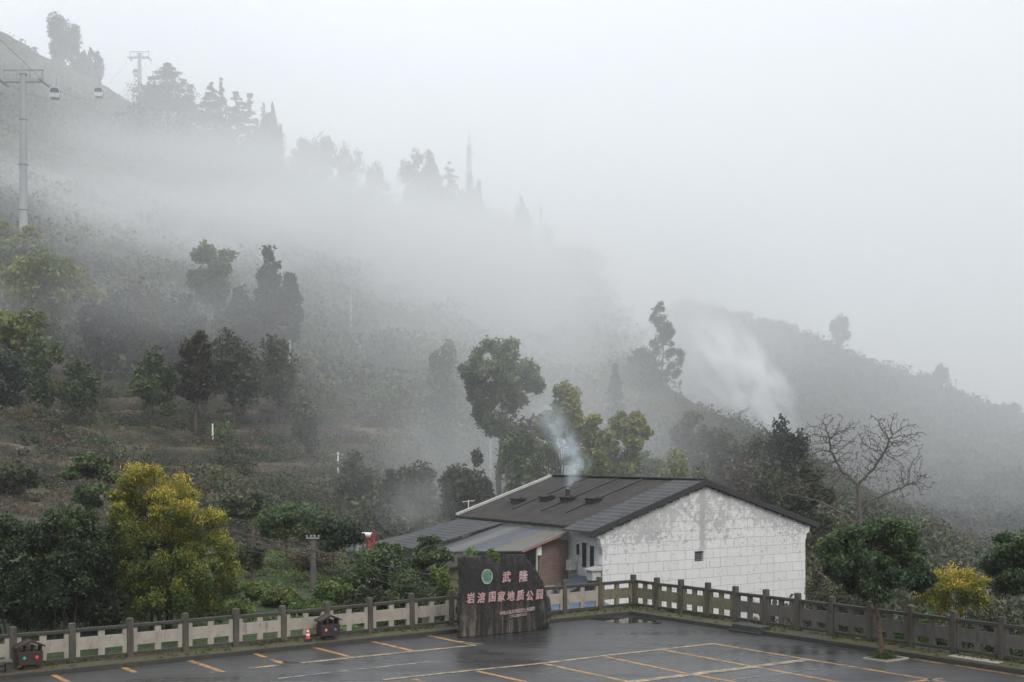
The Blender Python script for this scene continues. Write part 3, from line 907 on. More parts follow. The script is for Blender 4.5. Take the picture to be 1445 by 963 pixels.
def tile_mat(name, base, rib, axis, spacing=0.28):
    k = N(name)
    tc = k.n('TexCoord'); sp = k.n('SeparateXYZ', Vector=tc.outputs['Object'])
    v = tc.outputs['Object']
    w1 = k.math('SINE', k.math('MULTIPLY', sp.outputs[axis], 2 * math.pi / spacing))
    n1 = k.noise(v, 1.2, 8, 0.7); n2 = k.noise(v, 9, 5, 0.7)
    c = k.ramp(n1, [(0.28, tuple(x * 0.6 for x in base)), (0.74, tuple(x * 2.0 for x in base))])
    w2 = k.math('FRACT', k.math('MULTIPLY', sp.outputs[1 - axis], 1 / 0.34))
    c = k.mix(k.ramp(w2, [(0.0, 0.55), (0.22, 0.0)]), c, tuple(x * 0.4 for x in base))
    c = k.mix(k.ramp(k.noise(v, 0.7, 7, 0.7), [(0.56, 0.0), (0.70, 0.5)]), c, (0.075, 0.072, 0.065))
    c = k.mix(k.ramp(w1, [(0.0, 0.0), (0.9, rib)]), c, tuple(min(1, x * 2.0) for x in base))
    c = k.mix(k.ramp(n2, [(0.58, 0.0), (0.75, 0.5)]), c, tuple(x * 0.35 for x in base))
    p = k.bsdf(Base_Color=c, Roughness=0.9, Specular_IOR_Level=0.25)
    k.set(p, 'Normal', k.bump(k.math('ADD', k.math('MULTIPLY', w1, 0.5), n2), 0.6, 0.04))
    return k.m
M['tile'] = tile_mat('roof_tile', (0.033, 0.030, 0.028), 0.35, 1, 0.24)
M['tile_ribs'] = tile_mat('roof_tile_pale', (0.048, 0.050, 0.052), 0.7, 0, 0.42)
M['tile_edge'] = plain('tile_edge', (0.026, 0.026, 0.028), 0.8, 0.4, 8)

# gable wall with corbelled ends and a small opening
def sl(x):                                     # roof underside along the gable
    return EL + (RT - EL) * (x / RX) if x < RX else RT + (ER - RT) * ((x - RX) / (RW - RX))
m = MB()
out = [(0, 0), (RW, 0), (RW, EL - 1.05), (RW + .06, EL - .95), (RW + .10, EL - .72), (RW + .30, EL - .62), (RW + .36, EL - .25), (RW + .42, ER - .02),
       (RX, RT), (-.42, EL - .04), (-.40, EL - .35), (-.12, EL - .50), (-.06, EL - .85), (0, EL - 1.0)]
wz0, wz1 = 1.86 - .05, 1.86 + .47
WX0, WX1 = 5.72, 6.30
WZ0, WZ1 = ZB * 0 + (1.03 - ZB) - .42, (1.03 - ZB) + .10
# wall split round the opening so that it is a real hole
wl = [(0, 0), (WX0, 0), (WX0, sl(WX0)), (-.42, EL - .04), (-.40, EL - .35), (-.12, EL - .50), (-.06, EL - .85), (0, EL - 1.0)]
wr = [(WX1, 0), (RW, 0), (RW, EL - 1.05), (RW + .06, EL - .95), (RW + .10, EL - .72), (RW + .30, EL - .62), (RW + .36, EL - .25), (RW + .42, ER - .02), (RX, RT), (WX1, sl(WX1))]
V = []; Fs = []
def polyface(poly, y, flip):
    i = len(V); V.extend([(a, y, b) for a, b in poly]); f = tuple(range(i, i + len(poly)))
    Fs.append(f[::-1] if flip else f)
T = 0.28
for y, flip in ((0, False), (T, True)):
    polyface(wl, y, flip); polyface(wr, y, flip)
    polyface([(WX0, 0), (WX1, 0), (WX1, WZ0), (WX0, WZ0)], y, flip)
    polyface([(WX0, WZ1), (WX1, WZ1), (WX1, sl(WX1)), (WX0, sl(WX0))], y, flip)
def band(poly):
    for (a, b), (c_, d_) in zip(poly, poly[1:] + poly[:1]):
        i = len(V); V.extend([(a, 0, b), (a, T, b), (c_, T, d_), (c_, 0, d_)]); Fs.append((i, i + 1, i + 2, i + 3))
band(out); band([(WX0, WZ0), (WX0, WZ1), (WX1, WZ1), (WX1, WZ0)])
m.add(V, Fs); m.build('gable_wall', M['gable'], house)
m = MB(); m.box(WX0 + .001, WX1 - .001, .16, .20, WZ0 + .001, WZ1 - .001); win = m.build('vent_opening', M['black'], house)
m = MB()
for q_ in range(5):
    z_ = WZ0 + .06 + q_ * .10; m.box(WX0 + .002, WX1 - .002, .10, .155, z_, z_ + .025)
m.build('louvre', M['metal_grey'], win)
# other walls
LEN = 13.4
m = MB(); m.box(.002, .25, T + .002, 2.6, 0, EL - .12); m.build('side_wall', M['house_side'], house)
m = MB(); m.box(.02, .25, 2.603, LEN - .3, 0, EL - .12); m.build('side_wall', M['house_side'], house)
m = MB(); m.box(RW - .25, RW - .002, T + .002, LEN - .3, 0, ER - .12); m.build('side_wall', M['house_side'], house)
m = MB(); m.prism([(.26, 0), (RW - .26, 0), (RW - .26, ER - .1), (RX, RT - .05), (.26, EL - .1)], LEN - .29, LEN - .05); m.build('back_wall', M['house_side'], house)
for y0, z0, wy, wh in ((.62, 3.55, .30, 1.05), (1.22, 3.55, .34, 1.15), (1.80, 4.1, .22, .5)):
    m = MB(); m.box(-.03, -.001, y0 - .05, y0 + wy + .05, z0 - .05, z0 + wh + .05); f_ = m.build('window', M['house_side'], house)
    m = MB(); m.box(-.045, -.031, y0, y0 + wy, z0, z0 + wh); m.build('pane', M['glass'], f_)

# roof
def slope(x0, z0, x1, z1, y0, y1, th):
    m = MB(); m.prism([(x0, z0), (x1, z1), (x1, z1 + th), (x0, z0 + th)][::-1 if x0 > x1 else 1], y0, y1)
    return m
gl_ = (RT - EL) / RX; gr_ = (RT - ER) / (RW - RX)
slope(-.25, EL - .25 * gl_ + .02, RX, RT + .02, 2.2, LEN, .10).build('roof_slope', M['tile'], house)
slope(-.75, EL - .75 * gl_ + .06, RX, RT + .06, -.10, 2.195, .10).build('front_roof_strip', M['tile_ribs'], house)
slope(RX + .001, RT + .06, RW + .75, ER - .75 * gr_ + .06, -.10, LEN, .10).build('roof_slope', M['tile'], house)
m = MB(); m.box(RX - .14, RX + .14, -.16, LEN + .06, RT + .13, RT + .24); m.build('ridge', M['tile_edge'], house, bevel=.04)
# verge tiles along the front gable
m = MB(); m.prism([(-.80, EL - .80 * gl_ - .12), (RX, RT - .10), (RX, RT + .19), (-.80, EL - .80 * gl_ + .17)][::-1], -.20, -.102); m.build('verge_tiles', M['tile_edge'], house)
m = MB(); m.prism([(RX + .001, RT - .10), (RW + .85, ER - .85 * gr_ - .10), (RW + .85, ER - .85 * gr_ + .19), (RX + .001, RT + .19)][::-1], -.20, -.102); m.build('verge_tiles', M['tile_edge'], house)
# hanging tile ends: short tongues under the verge
m = MB()
rng0 = random.Random(5)
x = -.7
while x < RW + .7:
    zt = (EL + gl_ * x) if x < RX else (ER + gr_ * (RW - x))
    m.box(x, x + .13, -.17, -.015, zt - .13 - rng0.random() * .06, zt - .085)
    x += .215
m.build('tile_ends', M['tile_edge'], house)
# pale barge board at the far gable, cross ribs
m = MB(); m.prism([(-.25, EL - .25 * gl_ + .121), (RX, RT + .121), (RX, RT + .25), (-.25, EL - .25 * gl_ + .25)][::-1], LEN - .18, LEN + .02); m.build('barge_board', M['slab'], house)
for yy in (4.6, 6.8, 9.6):
    m = MB(); m.prism([(1.2, EL + 1.2 * gl_ + .121), (RX - .15, RT - .15 * gl_ + .121), (RX - .15, RT - .15 * gl_ + .19), (1.2, EL + 1.2 * gl_ + .19)][::-1], yy, yy + .16); m.build('roof_rib', M['tile_edge'], house)
# roof vents: little louvred lanterns; the second carries the smoking flue
vents = [(731, 704), (772, 701), (801, 702), (837, 704)]
chim = None
hn = np.array([0, 0, 1.0])
def house_local(P):
    d = np.array([P[0] - H0[0], P[1] - H0[1]])
    return d[0] * hx[0] + d[1] * hx[1], -d[0] * hx[1] + d[1] * hx[0], P[2] - ZB
A_ = np.array([H0[0], H0[1], EL + ZB]); B_ = np.array([H0[0] + hx[0] * RX, H0[1] + hx[1] * RX, RT + ZB]); D_ = np.array([-hx[1], hx[0], 0])
pn = np.cross(B_ - A_, D_); pn /= np.linalg.norm(pn)
for i, (vx, vy) in enumerate(vents):
    P = rayplane(vx, vy + 5, A_ + np.array([0, 0, .12]), pn)
    u, v_, z_ = house_local(P)
    m = MB(); m.box(u - .26, u + .26, v_ - .34, v_ + .34, z_ - .3, z_ + .16); vb_ = m.build('roof_vent', M['tile_edge'], house)
    m = MB(); m.prism([(u - .33, z_ + .162), (u + .33, z_ + .162), (u + .33, z_ + .21), (u, z_ + .30), (u - .33, z_ + .21)], v_ - .42, v_ + .42); m.build('vent_cap', M['tile'], vb_)
    if i == 2:
        for du in (-.12, .14):
            m = MB(); m.lathe([(.09, 0), (.09, .30), (.12, .31), (.12, .36)], 12, (u + du, v_ + du, z_ + .26)); m.build('flue', M['tile_edge'], vb_)
        chim = P + np.array([0, 0, .75])

# lean-to shed against the left side
shed = empty('lean_to_shed', (H0[0], H0[1], -3.0), HA)
tag(shed, 'open fronted lean-to shed with patched metal sheet roof and brick wall', 'shed')
def sheets_mat():
    k = N('patched_sheets')
    tc = k.n('TexCoord'); sp = k.n('SeparateXYZ', Vector=tc.outputs['Object'])
    v = tc.outputs['Object']
    wn = k.n('TexWhiteNoise', _noise_dimensions='1D', W=k.math('FLOOR', k.math('MULTIPLY', sp.outputs[1], 1 / 1.05)))
    c = k.ramp(wn.outputs[0], [(0.0, (0.075, 0.085, 0.10)), (0.3, (0.10, 0.105, 0.112)), (0.55, (0.06, 0.065, 0.075)), (0.8, (0.115, 0.108, 0.085)), (1.0, (0.115, 0.122, 0.132))])
    n1 = k.noise(v, 1.4, 8, 0.7)
    c = k.mix(k.ramp(n1, [(0.48, 0.0), (0.72, 0.7)]), c, (0.05, 0.05, 0.05))
    w1 = k.math('SINE', k.math('MULTIPLY', sp.outputs[1], 2 * math.pi / 0.15))
    p = k.bsdf(Base_Color=c, Roughness=0.5, Metallic=0.2)
    k.set(p, 'Normal', k.bump(w1, 0.5, 0.02))
    return k.m
M['sheets'] = sheets_mat()
M['brick'] = None
def brick_mat():
    k = N('red_brick')
    tc = k.n('TexCoord'); sp = k.n('SeparateXYZ', Vector=tc.outputs['Object'])
    vec = k.n('CombineXYZ', X=sp.outputs[0], Y=sp.outputs[2], Z=0.0)
    br = k.n('TexBrick', Vector=vec.outputs[0], Scale=1.0, Mortar_Size=0.012, Brick_Width=0.25, Row_Height=0.08)
    br.inputs['Color1'].default_value = (0.20, 0.105, 0.08, 1); br.inputs['Color2'].default_value = (0.14, 0.085, 0.07, 1)
    br.inputs['Mortar'].default_value = (0.22, 0.20, 0.18, 1)
    c = k.mix(k.ramp(k.noise(tc.outputs['Object'], 2, 6), [(0.45, 0.0), (0.8, 0.6)]), br.outputs[0], (0.06, 0.05, 0.045))
    k.bsdf(Base_Color=c, Roughness=0.9)
    return k.m
M['brick'] = brick_mat()
zt_, zl_ = 2.16 - ZB, 1.02 - ZB
def roofpatch(name, pts, th, mat, parent):
    m = MB(); n_ = len(pts)
    V = [tuple(p) for p in pts] + [(p[0], p[1], p[2] + th) for p in pts]
    m.add(V, [tuple(range(n_)), tuple(range(n_, 2 * n_))[::-1]] + [(i, n_ + i, n_ + (i + 1) % n_, (i + 1) % n_) for i in range(n_)])
    return m.build(name, mat, parent)
def ez(x, xl): return zt_ + (zl_ - zt_) * (x + .3) / (xl + .3)
roofpatch('sheet_roof', [(-.30, 2.35, zt_), (-.30, 8.6, zt_), (-4.55, 8.6, ez(-4.55, -4.6)), (-4.45, 6.6, ez(-4.45, -4.6)), (-2.95, 2.35, ez(-2.95, -4.6) - .12)], .05, M['sheets'], shed)
roofpatch('back_roof', [(-.30, 8.4, zt_ + .12), (-.30, 13.0, zt_ + .12), (-5.6, 13.0, zl_ + .05), (-5.3, 8.4, zl_ + .10)], .05, M['tile_ribs'], shed)
m = MB(); m.tube([(-.30, 2.30, zt_ - .02), (-2.98, 2.30, ez(-2.95, -4.6) - .14)], .045, 6); m.build('edge_pipe', plain('rusty_pipe', (.20, .075, .06), .7, .3), shed)
m = MB(); m.box(-1.75, -.05, 2.75, 2.95, 1.4, 4.75); m.build('brick_wall', M['brick'], shed)
m = MB(); m.box(-5.2, -1.78, 4.6, 4.75, 0, 4.0); m.build('back_wall', plain('shed_wall', (.035, .045, .055), .8, .3), shed)
m = MB(); m.box(-2.06, -1.98, 2.5, 2.58, 0, 4.55); m.build('post', M['slab'], shed)
m = MB(); m.box(-1.95, -1.72, 2.55, 2.70, 4.1, 4.55); m.build('meter_box', M['white_paint'], shed)
m = MB(); m.box(-3.0, -.02, 1.75, 1.93, 0, 2.7); m.build('parapet', M['panel_pale'], shed)
m = MB(); m.box(-.50, -.05, 1.98, 2.26, 3.35, 3.85); m.build('air_conditioner', M['slab'], shed)
roofpatch('canopy', [(-.10, .3, 3.05), (-.10, 2.0, 3.1), (-1.5, 2.0, 2.65), (-2.1, .3, 2.35), (-.9, .3, 2.85)], .04, plain('canopy_sheet', (.07, .085, .11), .5, .25), shed)
# chimneys of neighbours, little white bracket unit on the gable corner
m = MB(); m.box(-.62, -.10, -.05, .40, 3.05, 3.50); m.prism([(-.75, 3.505), (-.05, 3.505), (-.05, 3.68), (-.75, 3.56)], -.15, .5)
o = m.build('meter_cabinet', M['slab'], house)

# low neighbouring houses
def low_house(label, x0, x1, ytop, ybot, D, ang, depth, roofmat, wallmat, fall=.6):
    P0 = px(x0, YH, D); P1 = px(x1, YH, D)
    Wd = (P1[0] - P0[0]) / math.cos(ang)
    zr = zp(D, ytop); zg = min(zp(D, ybot), tz((x0 + x1) / 2, D)) - .8
    root = empty('low_house', (P0[0], D, zg), ang)
    tag(root, label, 'house')
    h_ = zr - zg
    m = MB(); m.prism([(.15, 0), (Wd - .15, 0), (Wd - .15, h_), (.15, h_ - fall)], .15, depth - .15); m.build('wall', wallmat, root)
    roofpatch('roof', [(-.25, -.2, h_ - fall - .04), (Wd + .2, -.2, h_ + .06), (Wd + .2, depth + .2, h_ + .06), (-.25, depth + .2, h_ - fall - .04)], .07, roofmat, root)
    m = MB(); m.box(Wd * .35, Wd * .35 + .8, .11, .149, h_ * .42, h_ * .42 + .8); f_ = m.build('window', M['metal_grey'], root)
    m = MB(); m.box(Wd * .35 + .05, Wd * .35 + .75, .095, .109, h_ * .42 + .05, h_ * .42 + .75); m.build('pane', M['glass'], f_)
    return root
low_house('low white walled house with a grey sheet roof under the solar heater', 498, 585, 766, 835, 63, rad(10), 5.0, M['tile_ribs'], M['white_paint'], .75)
low_house('small shed with a dark tiled roof close behind the boulder', 592, 668, 797, 840, 53, rad(18), 3.2, M['tile'], M['panel_olive'], .55)

# solar water heater
P = px(510, 780, 65)
root = empty('solar_water_heater', P, rad(-25)); root.scale = (.66, .66, .66); tag(root, 'red framed solar water heater with a white tank on the low roof', 'water heater')
for (fx, fy) in ((.1, .1), (.1, .75), (.95, .1), (.95, .75)):
    m = MB(); m.box(fx - .03, fx + .03, fy - .03, fy + .03, 0, 1.25 if fy < .5 else 1.15); m.build('leg', M['red_paint'], root)
m = MB(); m.tube([(-.05, .3, 1.45), (.88, .3, 1.45)], .24, 18); m.build('tank', M['white_paint'], root, smooth=False)
m = MB(); m.tube([(.881, .3, 1.45), (1.02, .3, 1.45)], .25, 18); m.build('tank_end', M['red_paint'], root)
m = MB()
for k in range(9):
    xx = .08 + k * .095; m.tube([(xx + .1, .25, 1.30), (xx + 1.05, -.3, .15)], .028, 6)
m.tube([(.9, .2, 1.33), (2.0, -.35, .10)], .035, 6)
m.build('tube_rack', M['red_paint'], root)
P = px(502, 777, 64.5)
o = MB().lathe([(.15, -.4), (.15, .85), (.22, .86), (.22, .96), (.05, 1.02)], 14).build('vent_pipe', M['white_paint'])
o.location = tuple(P); tag(o, 'white capped vent pipe standing left of the solar heater', 'vent pipe')
# blue tarp behind the corner
rngb = np.random.default_rng(3)
gx, gy = np.meshgrid(np.linspace(0, 3.0, 14), np.linspace(0, 2.2, 10))
gz = 0.25 * fbm(gx * 1.3, gy * 1.3, 8) + .05
V = np.stack([gx, gy, gz], -1).reshape(-1, 3); i_ = np.arange(140).reshape(10, 14)
Q = np.stack([i_[:-1, :-1], i_[:-1, 1:], i_[1:, 1:], i_[1:, :-1]], -1).reshape(-1, 4)
Vb = V.copy(); Vb[:, 2] = -1.9
m = MB(); m.add(np.concatenate([V, Vb]), [tuple(q) for q in Q] + [(int(a), int(b), int(b) + 140, int(a) + 140) for e in (i_[0], i_[:, -1], i_[-1, ::-1], i_[::-1, 0]) for a, b in zip(e[1:], e[:-1])])
o = m.build('blue_tarp', M['blue_sheet'], smooth=True); P = px(788, 868, 49.5); o.location = tuple(P); o.rotation_euler = (0, 0, rad(25))
tag(o, 'blue plastic tarp over a heap seen through the balustrade left of the corner post', 'tarp')

# ------------------------------------------------------------------ foliage
def leaf_quads(P, size, rng, wide=0.45, flat=0.0, droop=0.0):
    """one small diamond leaf per point; returns vertices and quads"""
    n = len(P)
    t = rng.normal(size=(n, 3)); t[:, 2] -= droop
    t /= np.linalg.norm(t, axis=1, keepdims=True)
    r = rng.normal(size=(n, 3)); r[:, 2] += flat
    s = np.cross(t, r); s /= np.linalg.norm(s, axis=1, keepdims=True) + 1e-9
    L = (size * rng.uniform(0.6, 1.4, n))[:, None]
    V = np.stack([P - t * L * .5, P + s * L * wide * .5 + t * L * .05, P + t * L * .5, P - s * L * wide * .5 + t * L * .05], 1).reshape(-1, 3)
    return V, np.arange(4 * n).reshape(n, 4)

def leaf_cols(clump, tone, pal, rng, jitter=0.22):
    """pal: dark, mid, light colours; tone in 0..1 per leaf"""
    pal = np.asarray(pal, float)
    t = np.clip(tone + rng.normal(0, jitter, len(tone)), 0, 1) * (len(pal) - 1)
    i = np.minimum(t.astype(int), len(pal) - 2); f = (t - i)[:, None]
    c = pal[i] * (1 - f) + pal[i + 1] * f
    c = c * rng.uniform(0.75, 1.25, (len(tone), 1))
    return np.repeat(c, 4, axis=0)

def ball(n, rng, p=0.45):
    d = rng.normal(size=(n, 3)); d /= np.linalg.norm(d, axis=1, keepdims=True)
    return d * (rng.uniform(0, 1, n) ** p)[:, None]

PAL = {
    'osmanthus': [(.014, .030, .012), (.040, .074, .028), (.10, .145, .055)],
    'dark':      [(.012, .022, .010), (.026, .046, .017), (.052, .080, .026)],
    'yellow':    [(.034, .064, .011), (.155, .175, .02), (.58, .42, .05)],
    'broad':     [(.030, .052, .020), (.060, .095, .034), (.11, .15, .05)],
    'camphor':   [(.040, .062, .030), (.085, .12, .055), (.14, .17, .08)],
    'bamboo':    [(.055, .085, .022), (.12, .15, .035), (.21, .21, .05)],
    'conifer':   [(.010, .018, .013), (.020, .034, .022), (.034, .050, .028)],
    'brownfir':  [(.022, .022, .014), (.040, .038, .020), (.06, .05, .026)],
    'lime':      [(.035, .070, .015), (.085, .14, .026), (.18, .225, .045)],
    'scrub':     [(.022, .032, .015), (.045, .055, .024), (.075, .08, .034)],
    'dry':       [(.045, .034, .022), (.085, .062, .036), (.13, .095, .05)],
}

def crown_points(kind, h, wd, n, rng, par):
    """points of a crown inside height h (from z=0) and width wd; returns points, tone, clump centres"""
    if kind == 'round':
        K = par.get('K', 34)
        c = ball(K, rng, 0.30); c[:, 2] = c[:, 2] * .5
        c[:, 2] = np.where(c[:, 2] < 0, c[:, 2] * .62, c[:, 2])
        c = c * np.array([wd * .41, wd * .41, h * .84]) + np.array([0, 0, h * .42])
        r = wd * rng.uniform(.11, .19, K)
        k = rng.integers(0, K, n)
        P = c[k] + ball(n, rng, .38) * r[k][:, None] * np.array([1, 1, .8])
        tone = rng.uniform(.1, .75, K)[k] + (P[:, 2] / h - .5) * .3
    elif kind == 'broad':
        K = par.get('K', 26)
        c = ball(K, rng, 0.35)
        lo = par.get('lo', .25)
        c = c * np.array([wd * .40, wd * .40, h * .38]) + np.array([0, 0, h * (.5 + lo * .4)])
        taper = 1 - par.get('taper', .35) * np.clip((c[:, 2] / h - .45) / .55, 0, 1) - .25 * np.clip((.5 - c[:, 2] / h) / .5, 0, 1)
        c[:, :2] *= taper[:, None]
        r = wd * rng.uniform(.09, .19, K)
        k = rng.integers(0, K, n)
        P = c[k] + ball(n, rng, .5) * r[k][:, None] * np.array([1, 1, .75])
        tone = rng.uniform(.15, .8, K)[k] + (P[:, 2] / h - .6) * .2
    elif kind == 'conifer':
        lv = par.get('levels', 16)
        nb = lv * (7 if par.get('tiers') else 12)
        tz_ = rng.uniform(0, 1, nb) ** 0.9
        if par.get('tiers'): tz_ = np.round(tz_ * lv) / lv + rng.normal(0, .035, nb)
        R = wd * .5 * np.clip(1 - tz_, 0.03, 1) ** par.get('pw', .8) * rng.uniform(.55, 1.15, nb)
        a = rng.uniform(0, 2 * np.pi, nb)
        k = rng.integers(0, nb, n); s = rng.uniform(0.05, 1, n) ** .7
        rr = R[k] * s
        P = np.stack([np.cos(a[k]) * rr, np.sin(a[k]) * rr, h * (.06 + .94 * tz_[k]) - par.get('droop', .35) * rr * s], 1)
        P += rng.normal(0, 1, (n, 3)) * np.array([.09, .09, .07]) * (wd * .5 * np.clip(1.1 - tz_[k], .15, 1))[:, None]
        P[:, 2] = np.clip(P[:, 2], 0, h * 1.02)
        tone = rng.uniform(.2, .8, nb)[k] * .7 + .25 * s
        c = np.stack([np.cos(a) * R * .7, np.sin(a) * R * .7, h * tz_], 1)[:12]
    elif kind == 'plume':
        K = par.get('K', 16)
        ang = rng.uniform(0, 2 * np.pi, K); rad_ = wd * .40 * rng.uniform(0, 1, K) ** .6
        rad_[0] = 0
        base = rng.uniform(0, .34, K) * h
        top = h * (1 - par.get('sh', .40) * (rad_ / (wd * .40)) ** 1.7) * rng.uniform(.84, 1.0, K); top[0] = h
        k = rng.integers(0, K, n); s = rng.uniform(0, 1, n)
        wloc = wd * par.get('sw', .15) * rng.uniform(.75, 1.3, K)
        prof = np.clip(np.sin(np.pi * np.clip(s * .86 + .13, 0, 1)), 0, 1) ** .75
        b = ball(n, rng, .45)
        lump = .72 + .5 * vnoise(s * 5 + k * 3.3, b[:, 0] * 1.5 + k, 3)
        P = np.stack([np.cos(ang[k]) * rad_[k] * (1 + .10 * s), np.sin(ang[k]) * rad_[k] * (1 + .10 * s), base[k] + s * (top[k] - base[k])], 1)
        P[:, :2] += b[:, :2] * (wloc[k] * prof * lump)[:, None]
        P[:, 2] += b[:, 2] * wd * .05
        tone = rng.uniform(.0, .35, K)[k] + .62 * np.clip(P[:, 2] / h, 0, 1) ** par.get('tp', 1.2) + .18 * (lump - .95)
        c = np.stack([np.cos(ang) * rad_, np.sin(ang) * rad_, base + .6 * (top - base)], 1)
    elif kind == 'bamboo':
        K = par.get('K', 22)
        ang = rng.uniform(0, 2 * np.pi, K); rad_ = wd * .5 * rng.uniform(.1, 1, K) ** .7
        hh = h * rng.uniform(.6, 1.0, K); hh[0] = h
        k = rng.integers(0, K, n); s = rng.uniform(.22, 1.12, n)
        r = rad_[k] * np.clip(s, 0, 1.2) ** 2.2
        z = hh[k] * (np.sin(np.clip(s, 0, 1.2) * np.pi * .5 * .95)) - np.clip(s - .85, 0, 1) * hh[k] * .5
        P = np.stack([np.cos(ang[k]) * r, np.sin(ang[k]) * r, z], 1) + rng.normal(0, 1, (n, 3)) * wd * .05 * np.array([1, 1, .8])
        P[:, 2] = np.maximum(P[:, 2], h * .04)
        tone = rng.uniform(.1, .7, K)[k] + .25 * (s - .5)
        c = np.stack([np.cos(ang) * rad_ * .2, np.sin(ang) * rad_ * .2, hh * .6], 1)
    elif kind == 'bush':
        K = par.get('K', 14)
        c = ball(K, rng, .5) * np.array([wd * .36, wd * .36, h * .32]); c[:, 2] += h * .45
        r = wd * rng.uniform(.10, .22, K) * par.get('rs', 1.0)
        k = rng.integers(0, K, n)
        P = c[k] + ball(n, rng, .5) * r[k][:, None] * np.array([1, 1, min(1.6, max(.8, h / wd))])
        P[:, 2] = np.maximum(P[:, 2], 0.02)
        tone = rng.uniform(.1, .85, K)[k]
    return P, tone, c

def limb(m, a, b, r0, r1, rng, n=6, seg=6, wob=.05, sag=0.0):
    t = np.linspace(0, 1, seg)[:, None]
    a = np.asarray(a, float); b = np.asarray(b, float)
    P = a + (b - a) * t
    L = np.linalg.norm(b - a)
    P[1:-1] += rng.normal(0, wob * L * .5, (seg - 2, 3))
    P[:, 2] += sag * L * np.sin(np.pi * t[:, 0])
    m.tube(P, np.linspace(r0, r1, seg), n)
    return P

def tree(name, label, loc, H_, crown0, wd, kind, pal, n, leaf, seed, cat='tree', group=None, bark='bark', r=None, par={}, limbs=10, lean=(0, 0), stems=1, wide=.5, droop=0.0, trans=None):
    """tapered trunk with limbs reaching into the clumps, crown of many small leaves"""
    rng = np.random.default_rng(seed)
    root = empty(name, loc, 0)
    tag(root, label, cat, group)
    ch = H_ - crown0
    P, tone, c = crown_points(kind, ch, wd, n, rng, par)
    zs = ch / max(1e-3, np.quantile(P[:, 2], .997)); P[:, 2] *= zs; c[:, 2] *= zs
    xs = .5 * wd / max(1e-3, np.quantile(np.abs(P[:, 0]), .985)); P[:, :2] *= xs; c[:, :2] *= xs
    P = P + np.array([lean[0], lean[1], crown0]); c = c + np.array([lean[0], lean[1], crown0])
    r = r or H_ * .016
    m = MB()
    for s in range(stems):
        off = np.array([0, 0, 0]) if stems == 1 else np.append(rng.normal(0, wd * .07, 2), 0)
        top = np.array([lean[0], lean[1], crown0 + ch * (.9 if kind in ('conifer', 'plume') else .62)]) + off * 1.6
        tp = limb(m, off + np.array([0, 0, -.5]), top, r / math.sqrt(stems), r * .12, rng, 8, 9, .018)
        sel = rng.permutation(len(c))[:max(2, limbs // stems)]
        for q in sel:
            zt = max(crown0 * .75, min(c[q][2] - .25 * np.linalg.norm(c[q][:2] - tp[0][:2]), top[2] * .95))
            k = int(np.clip(np.searchsorted(tp[:, 2], zt), 1, len(tp) - 1))
            limb(m, tp[k], c[q], r * .42 / math.sqrt(stems), r * .06, rng, 5, 6, .08)
    m.build('trunk', M[bark], root, smooth=True)
    V, Q = leaf_quads(P, leaf, rng, wide, 0.2, droop)
    quadmesh('crown', V, Q, M['leaf'], root, leaf_cols(None, tone, PAL[pal], rng))
    return root

def inside(poly, q):
    x, y = q[:, 0], q[:, 1]; c = np.zeros(len(q), bool); n = len(poly)
    for i in range(n):
        x0, y0 = poly[i]; x1, y1 = poly[(i + 1) % n]
        k = ((y0 > y) != (y1 > y)) & (x < (x1 - x0) * (y - y0) / (y1 - y0 + 1e-9) + x0)
        c ^= k
    return c

